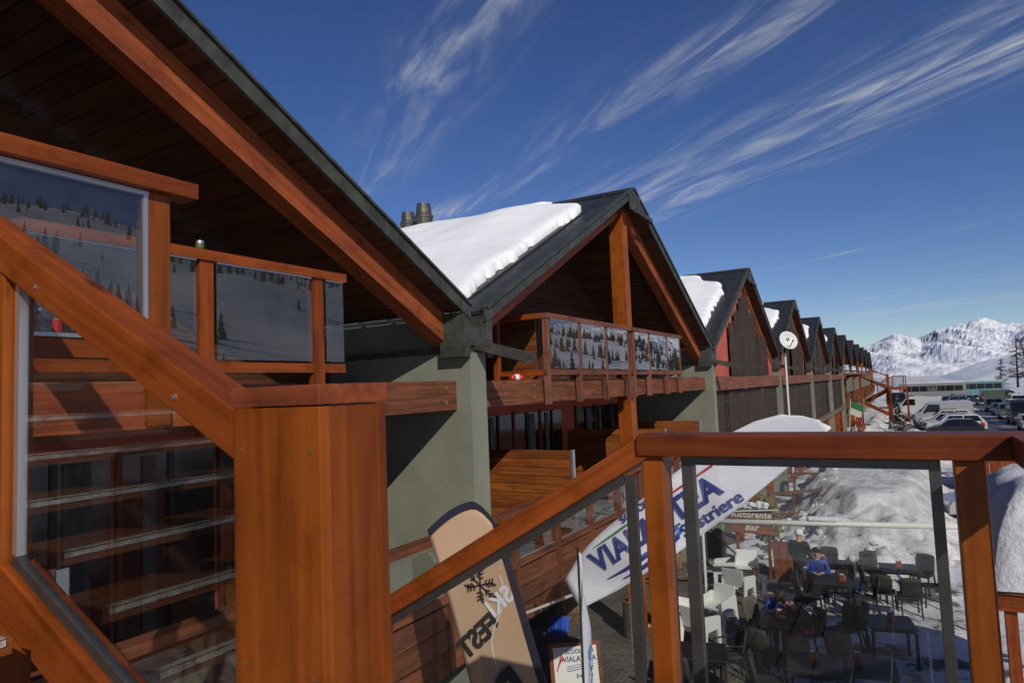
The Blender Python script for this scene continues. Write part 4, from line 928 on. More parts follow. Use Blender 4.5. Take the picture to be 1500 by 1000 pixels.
def table(w=.8, d=.8):
    o = empty('cafe_table', (0, 0, 0), 'x', 'table', 'dark courtyard tables')
    B1('table_top', 'black_plastic', o, -w / 2, w / 2, -d / 2, d / 2, .70, .735, bevel=.006)
    B1('apron', 'black_plastic', o, -w / 2 + .05, w / 2 - .05, -d / 2 + .05, d / 2 - .05, .65, .699)
    for x in (-1, 1):
        for y in (-1, 1): B1('leg', 'black_plastic', o, x * (w / 2 - .04) - .025, x * (w / 2 - .04) + .025, y * (d / 2 - .04) - .025, y * (d / 2 - .04) + .025, 0, .66)
    return o
def whitechair():
    o = empty('white_armchair', (0, 0, 0), 'x', 'chair', 'white plastic armchairs')
    B1('seat', 'white_plastic', o, -.25, .25, -.25, .22, .39, .44, bevel=.012)
    bm = nb(); slab(bm, [(-.27, .20, .40), (.27, .20, .40), (.27, .30, .84), (-.27, .30, .84)], (0, .035, 0)); ob('backrest', bm, 'white_plastic', o, .01)
    for s in (-1, 1):
        bm = nb(); x = .27 * s; slab(bm, [(x, -.27, 0), (x, -.20, 0), (x, -.17, .37), (x, .18, .37), (x, .25, 0), (x, .33, 0), (x, .27, .66), (x, .2, .68), (x, -.24, .62), (x, -.29, .58)], (.04 * s, 0, 0)); ob('arm_side', bm, 'white_plastic', o, .006)
    return o
GZC = GZ + .075
c_plain = wchair(); c_pale = wchair('wicker_pale'); c_arm = wchair(arms=True); tbl = table(); wch = whitechair()
used = set()
def put(src, x, y, rot, label, z=GZC):
    if id(src) in used: o = copy_tree(src, (x, y, z), R(rot), label)
    else: used.add(id(src)); o = src; o.location = (x, y, z); o.rotation_euler = (0, 0, R(rot)); o['label'] = label
    return o
TAB = [(-1.75, 17.45, 8, 'dark table where the man in blue sits'), (-.38, 19.1, 10, 'dark table before the snow bank ringed by six dark chairs'), (-.52, 14.9, 12, 'dark table standing alone in the shade with a box on it'), (-1.6, 12.35, 6, 'front table of the joined pair, beside the ribbed chairs'), (-.78, 12.55, 6, 'other table of the joined pair, holding bottle box'), (-2.35, 14.2, 10, 'dark table of the two hunched people'), (-2.05, 19.0, 10, 'small dark table behind the man in blue'), (-3.35, 12.1, 15, 'dark table by the white armchairs')]
for x, y, r, l in TAB: put(tbl, x, y, r, l)
WC = [(-4.45, 18.7, -80, 'white armchair turned to the stool in back row'), (-3.95, 19.0, 10, 'white armchair with its back against the wooden tub'), (-3.85, 17.5, 165, 'white armchair showing its plain back to the courtyard'), (-3.92, 15.6, -20, 'white armchair standing alone on the paving'), (-3.98, 14.3, 160, 'white armchair beside the dark armchair'), (-4.5, 14.9, 100, 'white armchair half hidden by the steel frame')]
for x, y, r, l in WC: put(wch, x, y, r, l, GZ + .06)
CH = [(c_arm, -3.1, 12.9, -60, 'dark armchair between white armchair and table'), (c_pale, -2.85, 14.75, 60, 'ribbed grey chair at the left of the hunched people'), (c_plain, -2.6, 13.35, 170, 'dark chair pulled up to the hunched people table'), (c_pale, -1.95, 13.25, 185, 'ribbed grey chair behind the joined tables, nearer the white chairs'), (c_pale, -1.25, 13.75, 170, 'ribbed grey chair beside the red trousers'), (c_pale, -1.2, 15.25, -70, 'ribbed grey chair turned sideways by the lone table'), (c_plain, -1.35, 15.0, -40, 'dark chair against the lone shaded table'),
      (c_plain, -2.2, 16.9, 120, 'dark chair at the corner of the table of the man in blue'), (c_plain, -1.05, 17.3, -80, 'dark chair at the end of the table of the man in blue'), (c_plain, -1.55, 18.4, 0, 'dark chair behind the table of man in blue'), (c_plain, -2.0, 19.75, 0, 'dark chair behind the small back table'),
      (c_arm, -.95, 18.6, 110, 'dark armchair at the near corner of the six-chair table'), (c_plain, -.7, 17.95, 175, 'dark chair with its back to the viewer at six-chair table'), (c_plain, -.2, 17.85, 190, 'dark chair beside the one with its back turned'), (c_plain, .3, 18.8, -80, 'dark chair at the road end of the six-chair table'), (c_plain, .1, 19.75, -20, 'dark chair behind the six-chair table near the road end'), (c_plain, -.95, 19.65, 30, 'dark chair behind the six-chair table near the bank'), (c_plain, -2.25, 12.0, 100, 'dark chair at the end of the joined tables'), (c_arm, -3.55, 11.6, 170, 'dark armchair at the table by the white armchairs')]
for s, x, y, r, l in CH: put(s, x, y, r, l)
# menu boxes on the tables
def mbox(x, y, label, bottle=False, z=GZC + .7355):
    o = empty('napkin_box', (x, y, z), label, 'box', 'orange wooden table boxes')
    for a in (-.06, .05): B1('side', 'wood_barrel', o, x + a, x + a + .01, y - .05, y + .05, z, z + .16)
    B1('front', 'wood_new', o, x - .0495, x + .0495, y - .055, y - .045, z, z + .15); B1('back', 'wood_new', o, x - .0495, x + .0495, y + .045, y + .055, z, z + .15); B1('label_card', 'white_paint', o, x + .061, x + .063, y - .02, y + .03, z + .03, z + .12); B1('napkins', 'white_paint', o, x - .04, x + .03, y - .03, y + .03, z + .01, z + .17)
    if bottle: bm = nb(); lathe(bm, (x, y, z + .1705), [(.022, 0), (.022, .06), (.01, .09), (.01, .12)], 10); ob('bottle', bm, 'ink_black', o, smooth=True)
for x, y, l, b in ((-1.6, 12.4, 'orange box on the front joined table', False), (-.95, 12.65, 'orange box with bottles on the other joined table', True), (-.5, 15.0, 'orange box on the lone shaded table', False), (-2.4, 14.35, 'orange box before the hunched people', True), (-1.5, 17.4, 'orange box on the table of the man in blue', True), (-.38, 19.1, 'orange box on the six-chair table', False), (-3.4, 12.2, 'orange box on the table by white armchairs', False), (-2.05, 19.05, 'orange box on the small back table', False)): mbox(x, y, l, b)
stl = empty('stool', (-3.55, 18.3, GZ + .06), 'small grey plastic stool among the white armchairs', 'stool')
B1('top', 'curtain', stl, -3.75, -3.35, 18.1, 18.5, GZ + .44, GZ + .48)
for x in (-3.73, -3.42):
    for y in (18.12, 18.43): B1('leg', 'curtain', stl, x, x + .05, y, y + .05, GZ + .04, GZ + .44)
bx_ = empty('menu_stand', (-3.6, 18.3, GZ + .48), 'brown menu box standing on the grey stool', 'box'); B1('case', 'wood_shutter', bx_, -3.66, -3.54, 18.25, 18.37, GZ + .4805, GZ + .68); B1('card', 'wood_beam', bx_, -3.64, -3.56, 18.245, 18.249, GZ + .5, GZ + .66)

# ---- people
def skinmesh(name, chains, mat, parent, sub=2):
    """chains: list of [(pos, radius), ...]; each chain starts at an existing point or a new root"""
    me = bpy.data.meshes.new(name); bm = bmesh.new(); sk = bm.verts.layers.skin.verify(); idx = {}; org = ORG[parent.name]
    for ch in chains:
        prev = None
        for p, r in ch:
            key = tuple(round(c, 4) for c in p)
            if key not in idx:
                v = bm.verts.new(Vector(p)); rr = r if isinstance(r, tuple) else (r, r); v[sk].radius = rr; v[sk].use_root = prev is None; idx[key] = v
            v = idx[key]
            if prev and not bm.edges.get((prev, v)): bm.edges.new((prev, v))
            prev = v
    bm.to_mesh(me); bm.free()
    o = bpy.data.objects.new(name, me); C.objects.link(o); o.parent = parent; ORG[o.name] = org; me.materials.append(MAT[mat])
    m1 = o.modifiers.new('skin', 'SKIN'); m1.use_smooth_shade = True; m2 = o.modifiers.new('sub', 'SUBSURF'); m2.levels = sub; m2.render_levels = sub
    return o
def person(loc, rot, label, J, jac, tro, hairm='hair', hood=None, cap=None, hand_dir=None):
    """J: joints in local coordinates, facing -Y"""
    o = empty('person', (0, 0, 0), label, 'person', 'people in the courtyard'); ORG[o.name] = Vector((0, 0, 0))
    g = lambda n: Vector(J[n])
    pel, che, nek, hed = g('pelvis'), g('chest'), g('neck'), g('head'); mid = pel.lerp(che, .5)
    body = [[(pel, .13), (mid, .125), (che, .14), (nek, .055), (nek.lerp(hed, .45), .06), (hed, .085), (hed + (hed - nek).normalized() * .09, .07)]]
    jak = [[(pel - Vector((0, 0, .09)), (.18, .155)), (pel, (.178, .152)), (mid, (.17, .14)), (che, (.19, .14)), (che.lerp(nek, .75), .085)]]
    trs = [[(pel + Vector((0, 0, .02)), (.165, .145)), (pel - Vector((0, 0, .05)), (.15, .13))]]
    for s in ('l', 'r'):
        sh, elb, wr = g('sh' + s), g('el' + s), g('wr' + s); hip, kn, an = g('hip' + s), g('kn' + s), g('an' + s); toe = an + Vector(J.get('toe', (0, -.17, -.05)))
        hd = (wr - elb).normalized(); palm = wr + hd * .07
        body.append([(che, .14), (sh, .06), (elb, .043), (wr, .028), (palm, .036)]); body.append([(pel, .13), (hip, .085), (kn, .058), (an, .04), (toe, .035)])
        jak.append([(che, (.19, .14)), (sh, .082), (elb, .062), (wr - hd * .02, .046)]); trs.append([(pel - Vector((0, 0, .05)), (.15, .13)), (hip, .105), (kn, .078), (an - Vector((0, 0, .0)), .062)])
        sd = hd.orthogonal().normalized(); sd = (Vector((1, 0, 0)) - hd * hd.x).normalized(); dn = hd.cross(sd)
        if dn.z > 0: dn = -dn
        for q, (off, ln) in enumerate(((-.026, .065), (-.009, .078), (.009, .075), (.025, .06))): b0 = palm + sd * off + hd * .015; body.append([(b0, .009), (b0 + hd * ln * .55 + dn * .006, .008), (b0 + hd * ln + dn * .022, .007)])
        t0 = palm - hd * .02 + sd * .03 * (1 if s == 'l' else -1); body.append([(t0, .010), (t0 + sd * .025 * (1 if s == 'l' else -1) + hd * .03, .009), (t0 + sd * .03 * (1 if s == 'l' else -1) + hd * .055, .008)])
    skinmesh('body', body, 'skin', o); skinmesh('jacket', jak, jac, o); skinmesh('trousers', trs, tro, o)
    fw = Vector(J.get('face', (0, -1, 0))).normalized(); up = (hed - nek).normalized(); side = fw.cross(up).normalized(); hc = hed + up * .03
    for s in (-1, 1):
        bm = nb(); bmesh.ops.create_uvsphere(bm, u_segments=8, v_segments=6, radius=.012); bmesh.ops.translate(bm, verts=bm.verts, vec=hc + fw * .082 + side * .032 * s + up * .01); ob('eye', bm, 'ink_black', o, smooth=True)
        bm = nb(); bmesh.ops.create_uvsphere(bm, u_segments=8, v_segments=6, radius=.022); bmesh.ops.translate(bm, verts=bm.verts, vec=hc + side * .088 * s); ob('ear', bm, 'skin', o, smooth=True)
        sh_ = g('an' + ('l' if s < 0 else 'r')); bm = nb(); toe = Vector(J.get('toe', (0, -.17, -.05))); tube(bm, sh_ + Vector((0, .05, -.05)), sh_ + toe * 1.15 + Vector((0, 0, -.0)), .055, .045, 10); ob('shoe', bm, 'ink_black', o, smooth=True)
    bm = nb(); bar(bm, hc + fw * .085 + up * .0, hc + fw * .105 - up * .035, .025, .02, up=fw); ob('nose', bm, 'skin', o, .005, smooth=True)
    bm = nb(); bar(bm, hc + fw * .082 - up * .058 - side * .022, hc + fw * .082 - up * .058 + side * .022, .01, .008); ob('mouth', bm, 'rubber_red', o)
    bm = nb(); bmesh.ops.create_uvsphere(bm, u_segments=16, v_segments=12, radius=.108)
    for v in list(bm.verts):
        if v.co.dot(fw) > .03 and v.co.dot(up) < .035 or v.co.dot(up) < -.06: bm.verts.remove(v)
    for v in bm.verts: v.co *= 1 + .06 * noise.noise(v.co * 30)
    bmesh.ops.translate(bm, verts=bm.verts, vec=hc + up * .015 - fw * .012); ob('hood' if hood else ('hat' if cap else 'hair'), bm, hood or cap or hairm, o, smooth=True)
    o.location = loc; o.rotation_euler = (0, 0, R(rot)); return o
stand = dict(pelvis=(0, 0, .95), chest=(0, .0, 1.30), neck=(0, -.02, 1.50), head=(0, -.05, 1.62), shl=(.19, 0, 1.42), shr=(-.19, 0, 1.42), ell=(.25, -.05, 1.14), elr=(-.25, -.05, 1.14), wrl=(.19, -.25, 1.0), wrr=(-.19, -.25, 1.0), hipl=(.09, 0, .88), hipr=(-.09, 0, .88), knl=(.1, -.02, .5), knr=(-.1, -.02, .5), anl=(.11, .02, .09), anr=(-.11, .02, .09))
person((-2.45, 17.85, GZC), 160, 'person standing in black padded jacket and white hat behind the tables', stand, 'jacket_black', 'jeans', cap='white_plastic')
sit = dict(pelvis=(0, .05, .52), chest=(0, -.02, .88), neck=(0, -.07, 1.08), head=(0, -.11, 1.20), shl=(.19, -.03, 1.0), shr=(-.19, -.03, 1.0), ell=(.25, -.14, .78), elr=(-.25, -.14, .78), wrl=(.09, -.36, .80), wrr=(-.09, -.36, .80), hipl=(.1, 0, .5), hipr=(-.1, 0, .5), knl=(.13, -.42, .5), knr=(-.13, -.42, .5), anl=(.13, -.40, .09), anr=(-.13, -.40, .09))
person((-2.1, 18.0, GZC), 10, 'man in bright blue jacket sitting with hands on table', sit, 'jacket_blue', 'jeans')
lean = dict(sit); lean.update(chest=(0, -.14, .84), neck=(0, -.27, .99), head=(0, -.37, 1.06), shl=(.19, -.18, .94), shr=(-.19, -.18, .94), ell=(.26, -.32, .76), elr=(-.26, -.32, .76), wrl=(.07, -.5, .80), wrr=(-.07, -.5, .80), face=(0, -.75, -.6))
person((-2.55, 14.95, GZC), 20, 'hunched person in blue patterned jacket leaning over the table', lean, 'jacket_blue', 'jeans')
p4 = person((-1.95, 14.55, GZC), -50, 'hunched person in black hooded jacket and red trousers', lean, 'jacket_black', 'trousers_red', hood='jacket_black')
bm = nb(); bar(bm, (-.13, .13, .82), (0, .07, .97), .012, .012); bar(bm, (0, .07, .97), (.14, .13, .80), .012, .012); ob('piping', bm, 'white_plastic', p4)
put(c_plain, -2.1, 18.05, 10, 'dark chair carrying the man in blue'); put(c_plain, -2.55, 15.0, 20, 'dark chair carrying the person in blue pattern'); put(c_plain, -1.92, 14.52, -50, 'dark chair carrying the person with red trousers')
# yellow chair and grey table on the terrace of the second house
yc_ = empty('yellow_chair', (-6.2, 13.2, -2.85), 'yellow folding chair on the terrace of the balcony house', 'chair')
B1('seat', 'yellow', yc_, -6.4, -6.0, 13.0, 13.4, -2.42, -2.38); bm = nb(); slab(bm, [(-6.4, 13.42, -2.38), (-6.0, 13.42, -2.38), (-6.0, 13.55, -1.95), (-6.4, 13.55, -1.95)], (0, .03, 0)); ob('backrest', bm, 'yellow', yc_)
for x in (-6.38, -6.03): R1('leg', 'aluminium', yc_, (x, 13.0, -2.85), (x, 13.42, -2.38), .025, .025); R1('leg', 'aluminium', yc_, (x, 13.45, -2.85), (x, 13.02, -2.4), .025, .025)
gt = empty('round_table', (-6.0, 11.9, -2.85), 'round grey table on the terrace near the yellow chair', 'table')
bm = nb(); lathe(bm, (-6.0, 11.9, -2.13), [(.38, 0), (.4, .015), (.4, .03)], 24); ob('table_top', bm, 'curtain', gt); bm = nb(); tube(bm, (-6, 11.9, -2.85), (-6, 11.9, -2.13), .03); ob('stem', bm, 'aluminium', gt); bm = nb(); lathe(bm, (-6, 11.9, -2.85), [(.22, 0), (.2, .03), (.03, .05)], 16); ob('base', bm, 'aluminium', gt)
# snowy railing enclosure by the third house
fc = empty('railing_enclosure', (-4.0, 30, GZ), 'low brown railing around steps beside the snow bank', 'railing')
P4 = [(-4.7, 27.2), (-3.1, 28.6), (-3.0, 33.5), (-4.6, 33.5)]
for (x0, y0), (x1, y1) in zip(P4, P4[1:]):
    n = max(2, int(math.hypot(x1 - x0, y1 - y0) / .75))
    R1('top_rail', 'wood_beam', fc, (x0, y0, GZ + 1.15), (x1, y1, GZ + 1.15), .12, .09); R1('lower_rail', 'wood_beam', fc, (x0, y0, GZ + .35), (x1, y1, GZ + .35), .06, .09)
    for i in range(n + 1): x = x0 + (x1 - x0) * i / n; y = y0 + (y1 - y0) * i / n; B1('post', 'wood_beam', fc, x - .045, x + .045, y - .045, y + .045, GZ, GZ + 1.1)
    R1('glass_pane', 'glass', fc, (x0 + (x1 - x0) * .04, y0 + (y1 - y0) * .04, GZ + .75), (x0 + (x1 - x0) * .96, y0 + (y1 - y0) * .96, GZ + .75), .01, .6)
# ================================================================ KIOSK WITH DEEP SNOW (right)
kk = empty('wooden_kiosk', (3, 11, GZ), 'wooden kiosk under a thick block of snow beside the staircase', 'kiosk')
for x in (.92, 2.6, 4.2):
    for y in (9.95, 13.2): B1('post', 'wood_new', kk, x - .06, x + .06, y - .06, y + .06, GZ, -2.78)
B1('roof_beam', 'wood_new', kk, .80, 4.5, 9.84, 9.96, -2.82, -2.62); B1('roof_beam', 'wood_new', kk, .80, 4.5, 13.2, 13.32, -2.82, -2.62); B1('roof_beam', 'wood_new', kk, .80, .92, 9.97, 13.19, -2.82, -2.62)
for i in range(10): B1('roof_board', 'wood_beam', kk, .78 + i * .375, .78 + i * .375 + .365, 9.8, 13.4, -2.615, -2.58)
for i in range(7): B1('wall_board', 'wood_new', kk, 1.0, 4.3, 9.99, 10.03, GZ + .1 + i * .16, GZ + .1 + i * .16 + .15)
B1('counter', 'wood_beam', kk, .95, 4.3, 9.7, 9.98, GZ + 1.22, GZ + 1.28)
bm = nb(); G = {}
for i in range(31):
    for j in range(31):
        x = .74 + 3.8 * i / 30; y = 9.76 + 3.7 * j / 30; e = min(i, 30 - i, j, 30 - j) / 30
        G[i, j] = bm.verts.new((x + .05 * fbm(y, x, 1.5), y + .05 * fbm(x, y, 1.5, 4, 3), -2.57 + (1.15 * (1 - math.exp(-e / .045)) * (1 + .15 * fbm(x, y, .7, 4)) if e > 0 else 0)))
for i in range(30):
    for j in range(30): bm.faces.new((G[i, j], G[i + 1, j], G[i + 1, j + 1], G[i, j + 1]))
ob('snow_load', bm, 'snow', None, smooth=True, label='deep block of old snow on the kiosk roof', cat='snow')
sh_ = empty('timber_shed', (7, 36, GZ), 'orange timber shed beyond the kiosk by the car park', 'shed')
for i in range(14): B1('wall_board', 'wood_new', sh_, 2.3 + i * .42, 2.3 + i * .42 + .40, 37.0, 37.05, GZ, GZ + 2.1)
B1('door', 'wood_shutter', sh_, 4.6, 5.3, 36.96, 36.99, GZ + .1, GZ + 1.9); B1('roof', 'roof_metal', sh_, 2.1, 8.5, 36.7, 40, GZ + 2.1, GZ + 2.2); B1('roof_snow', 'snow', sh_, 2.15, 8.45, 36.8, 39.9, GZ + 2.205, GZ + 2.5, bevel=.1)
for i in range(7): B1('side_board', 'wood_new', sh_, 2.3, 2.35, 37.06 + i * .4, 37.06 + i * .4 + .38, GZ, GZ + 2.1)

# ================================================================ VEHICLES
def paint(name, col, rough=.3): plain(name, col, rough, coat=.6, spec=.5)
paint('paint_white', (.5, .5, .5)); paint('paint_bus', (.2, .2, .2)); paint('paint_silver', (.3, .3, .31)); paint('paint_black', (.014, .015, .018)); paint('paint_red', (.42, .014, .02)); paint('paint_blue', (.03, .06, .14)); paint('paint_green', (.035, .055, .03)); paint('paint_grey', (.09, .09, .095)); paint('paint_teal', (.09, .2, .21))
PROF = {'hatch': (4.1, 1.75, [(0, .35), (.02, .62), (.12, .78), (.95, .92), (1.6, 1.40), (2.1, 1.48), (3.3, 1.45), (3.85, 1.0), (4.05, .88), (4.1, .4)], (1.05, 1.68, 3.3, 3.82, .93, 1.38)),
        'suv': (4.5, 1.85, [(0, .4), (.03, .75), (.12, .95), (1.1, 1.08), (1.7, 1.62), (2.2, 1.7), (3.9, 1.66), (4.35, 1.15), (4.48, .95), (4.5, .45)], (1.22, 1.76, 3.9, 4.3, 1.1, 1.58)),
        'van': (5.4, 2.0, [(0, .4), (.04, .85), (.15, 1.05), (.75, 1.25), (1.5, 2.2), (1.9, 2.38), (5.2, 2.38), (5.36, 2.2), (5.4, .9), (5.4, .45)], (.85, 1.5, 2.5, 2.6, 1.3, 2.1))}
def car(kind, mat, loc, rot, label, group):
    Ln_, Wd, P, wn = PROF[kind]; o = empty('parked_car' if kind != 'van' else 'parked_van', (0, 0, 0), label, 'car' if kind != 'van' else 'van', group); ORG[o.name] = Vector((0, 0, 0))
    zt = max(z for _, z in P)
    def inset(z): return 0 if z < 1.0 else (.17 if kind != 'van' else .09) * (z - 1.0) / (zt - 1.0)
    bm = nb(); A = []
    for s in (-1, 1): A.append([bm.verts.new((x - Ln_ / 2, s * (Wd / 2 - inset(z)), z)) for x, z in P])
    n = len(P)
    bm.faces.new(A[0]); bm.faces.new(A[1][::-1])
    for i in range(n): bm.faces.new((A[0][i], A[1][i], A[1][(i + 1) % n], A[0][(i + 1) % n]))
    setgrain(bm, bm.verts, (1, 0, 0), Vector((0, 0, 0))); ob('body', bm, mat, o, .035)
    x0, x1, x2, x3, zb, zt_ = wn
    for s in (-1, 1):
        yb = s * (Wd / 2 - inset(zb) + .006); yt = s * (Wd / 2 - inset(zt_) + .006)
        xm = (x1 + x2) / 2 if kind != 'van' else x2
        segs = [(x0 + .12, x1 + .05, xm - .05, xm - .05), (xm + .05, xm + .05, x2 - .05, x3 - .15)] if kind != 'van' else [(x0 + .15, x1 + .02, x2, x2)]
        for a, b, c, d in segs:
            bm = nb(); slab(bm, [(a - Ln_ / 2, yb, zb + .03), (d - Ln_ / 2, yb, zb + .03), (c - Ln_ / 2, yt, zt_), (b - Ln_ / 2, yt, zt_)], (0, s * .008, 0)); ob('side_window', bm, 'dark_glass', o)
        for wx in (.8, Ln_ - .85):
            bm = nb(); tube(bm, (wx - Ln_ / 2, s * (Wd / 2 - .2), .32), (wx - Ln_ / 2, s * (Wd / 2 + .01), .32), .32, n=18); w = ob('wheel', bm, 'tyre', o)
            bm = nb(); tube(bm, (wx - Ln_ / 2, s * (Wd / 2 + .011), .32), (wx - Ln_ / 2, s * (Wd / 2 + .02), .32), .2, n=12); ob('rim', bm, 'aluminium', w)
        B1('headlight', 'aluminium', o, -Ln_ / 2 - .012, -Ln_ / 2 + .1, s * (Wd / 2 - .3) - .15, s * (Wd / 2 - .3) + .15, .66, .80); B1('tail_light', 'rubber_red', o, Ln_ / 2 - .14, Ln_ / 2 + .012, s * (Wd / 2 - .14) - .1, s * (Wd / 2 - .14) + .12, .85, 1.12 if kind != 'van' else 1.5)
        B1('mirror', 'black_plastic', o, x0 + .35 - Ln_ / 2, x0 + .47 - Ln_ / 2, s * (Wd / 2 + .02), s * (Wd / 2 + .16), zb, zb + .13)
    def scr(nm, xa, za, xb, zb_):
        dx, dz = xb - xa, zb_ - za; l = math.hypot(dx, dz); nx, nz_ = -dz / l * .012, dx / l * .012
        if nz_ < 0: nx, nz_ = -nx, -nz_
        pa = .08; w0 = Wd / 2 - inset(za) - .08; w1 = Wd / 2 - inset(zb_) - .08
        bm = nb(); slab(bm, [(xa - Ln_ / 2, -w0, za), (xa - Ln_ / 2, w0, za), (xb - Ln_ / 2, w1, zb_), (xb - Ln_ / 2, -w1, zb_)], (nx, 0, nz_)); ob(nm, bm, 'dark_glass', o)
    i0 = 3; (xa, za), (xb, zb_) = P[i0], P[i0 + 1]; scr('windscreen', xa + (xb - xa) * .08, za + (zb_ - za) * .08, xa + (xb - xa) * .94, za + (zb_ - za) * .94)
    if kind != 'van': (xa, za), (xb, zb_) = P[7], P[6]; scr('rear_window', xa + (xb - xa) * .1, za + (zb_ - za) * .1, xa + (xb - xa) * .92, za + (zb_ - za) * .92)
    else: B1('rear_window', 'dark_glass', o, Ln_ / 2 + .0, Ln_ / 2 + .012, -.8, .8, 1.35, 2.0)
    B1('number_plate', 'white_paint', o, Ln_ / 2 + .0, Ln_ / 2 + .015, -.26, .26, .55, .66); B1('roof_rack', 'black_plastic', o, -.5, .8, -.6, -.56, zt - .01, zt + .05) if kind == 'suv' else None
    o.location = loc; o.rotation_euler = (0, 0, R(rot)); return o
LC = [('hatch', 'paint_black', 67.6, 'black car with red tail lights first in the row by the bank'), ('suv', 'paint_white', 70.6, 'white estate second in the row by the bank'), ('suv', 'paint_silver', 73.5, 'silver car third in the row by the bank'), ('hatch', 'paint_blue', 76.4, 'dark blue hatchback fourth in the row by the bank'), ('suv', 'paint_white', 79.4, 'white car just before the silver van'), ('van', 'paint_silver', 83.0, 'silver van with red tail lights in the row by the bank'), ('hatch', 'paint_black', 86.6, 'black hatchback just beyond the silver van'), ('suv', 'paint_grey', 90, 'grey car second beyond the silver van'), ('hatch', 'paint_blue', 94, 'blue car third beyond the silver van'), ('suv', 'paint_black', 97, 'black car fourth beyond the silver van'), ('van', 'paint_white', 101, 'white van parked near the far staircase foot'), ('suv', 'paint_white', 106, 'white car at the very end of the row by the bank')]
for i, (kd, mt, y, l) in enumerate(LC): car(kd, mt, (3.55 + .25 * math.sin(i * 2.3) - (1.8 if y > 97 else 0), y, GZ + .1), 4 * math.sin(i * 1.7), l, 'cars parked nose to the snow bank')
RC = [('hatch', 'paint_white', 9.2, 60, 'white car at the very near end of the roadside row'), ('suv', 'paint_black', 9.4, 66, 'black car second in the roadside row'), ('hatch', 'paint_silver', 9.5, 73.5, 'silver car behind the black one by the road'), ('van', 'paint_black', 10.0, 83, 'tall black van in the roadside row'), ('suv', 'paint_grey', 9.9, 91.5, 'grey car beyond the tall black van'), ('hatch', 'paint_blue', 10.0, 99, 'dark blue car beyond the grey one'), ('suv', 'paint_silver', 12.2, 88, 'silver car parked behind the tall black van'), ('suv', 'paint_black', 10.2, 108, 'black car last of the roadside row'), ('van', 'paint_white', 12.5, 104, 'white van parked behind the roadside row')]
for kd, mt, x, y, l in RC: car(kd, mt, (x, y, GZ + .1), 90 + random.uniform(-3, 3), l, 'cars parked along the far side of the road')
for i, (kd, mt, x, y, l) in enumerate((('suv', 'paint_black', 1.2, 118, 'black car parked before the coaches, nearest the far staircase'), ('hatch', 'paint_grey', 3.9, 121, 'grey hatchback parked before the coaches'), ('suv', 'paint_blue', 6.4, 124, 'dark blue car parked before the grey coach'), ('van', 'paint_black', -.9, 126, 'black van half hidden by far staircase'), ('suv', 'paint_silver', 8.6, 130, 'silver car parked before the turquoise coach'), ('hatch', 'paint_black', 4.4, 134, 'black hatchback close to the grey coach'))): car(kd, mt, (x, y, GZ + .1), (88 if i % 2 else 20) + 5 * i, l, 'cars parked before the coaches')
car('van', 'paint_green', (13.2, 128, GZ + .1), 190, 'dark green van parked across at the far end of the road', 'cars parked along the far side of the road')
car('hatch', 'paint_silver', (2.9, 30.5, GZ + .02), 15, 'silver car showing only its roof beyond the kiosk snow', 'cars parked nose to the snow bank')
def bus(loc, rot, mat, label):
    o = empty('coach', (0, 0, 0), label, 'bus', 'coaches at the end of the car park'); ORG[o.name] = Vector((0, 0, 0))
    bm = nb(); box(bm, -5.8, 5.8, -1.25, 1.25, .35, 3.3); ob('body', bm, mat, o, .15)
    for s in (-1, 1):
        for i in range(7): B1('side_window', 'dark_glass', o, -5.2 + i * 1.5, -5.2 + i * 1.5 + 1.42, s * 1.251 - .006, s * 1.251 + .006, 1.65, 2.75)
        for x in (-3.8, 3.4):
            bm = nb(); tube(bm, (x, s * 1.0, .5), (x, s * 1.27, .5), .5, n=18); w = ob('wheel', bm, 'tyre', o); bm = nb(); tube(bm, (x, s * 1.271, .5), (x, s * 1.285, .5), .28, n=12); ob('rim', bm, 'aluminium', w)
    B1('windscreen', 'dark_glass', o, -5.815, -5.79, -1.1, 1.1, 1.4, 2.95); B1('rear_window', 'dark_glass', o, 5.79, 5.812, -1.0, 1.0, 1.9, 2.8); B1('roof_snow', 'snow', o, -5.6, 5.6, -1.1, 1.1, 3.3, 3.42, bevel=.05)
    o.location = loc; o.rotation_euler = (0, 0, R(rot))
bus((5.2, 163, GZ + .02), 4, 'paint_bus', 'grey coach with dark windows parked before the mountains')
bus((12.5, 172, GZ + .02), 10, 'paint_teal', 'turquoise and white coach parked across the road end')

# ================================================================ TREES AND FLAG NEAR THE FAR STAIR
def larch(loc, h, label, seed):
    random.seed(seed); o = empty('larch_tree', loc, label, 'tree', 'bare larches on the hillside'); L0 = Vector(loc)
    bm = nb(); lean = Vector((random.uniform(-.05, .05), random.uniform(-.05, .05), 0)); tube(bm, L0 - Vector((0, 0, .5)), L0 + Vector((0, 0, h * .5)) + lean * h * .5, h * .022, h * .013, 7); tube(bm, L0 + Vector((0, 0, h * .5)) + lean * h * .5, L0 + Vector((0, 0, h)) + lean * h, h * .013, .02, 6); ob('trunk', bm, 'bark', o)
    bm = nb()
    for i in range(75):
        t = random.uniform(.18, .98); p = L0 + Vector((0, 0, h * t)) + lean * h * t; a = random.uniform(0, 6.28); l = h * (.26 * (1 - t) + .05) * random.uniform(.5, 1.15); d = Vector((math.cos(a), math.sin(a), random.uniform(-.15, .35)))
        q = p + d * l; tube(bm, p, q, .09, .03, 4, False)
        for j in range(7):
            u = random.uniform(.25, 1); r = p.lerp(q, u); e = Vector((random.uniform(-1, 1), random.uniform(-1, 1), random.uniform(-.6, .6))).normalized() * l * .32; tube(bm, r, r + e, .05, .02, 3, False)
    ob('crown', bm, 'bark', o)
def gz_h(x, y): return hill(x, y)
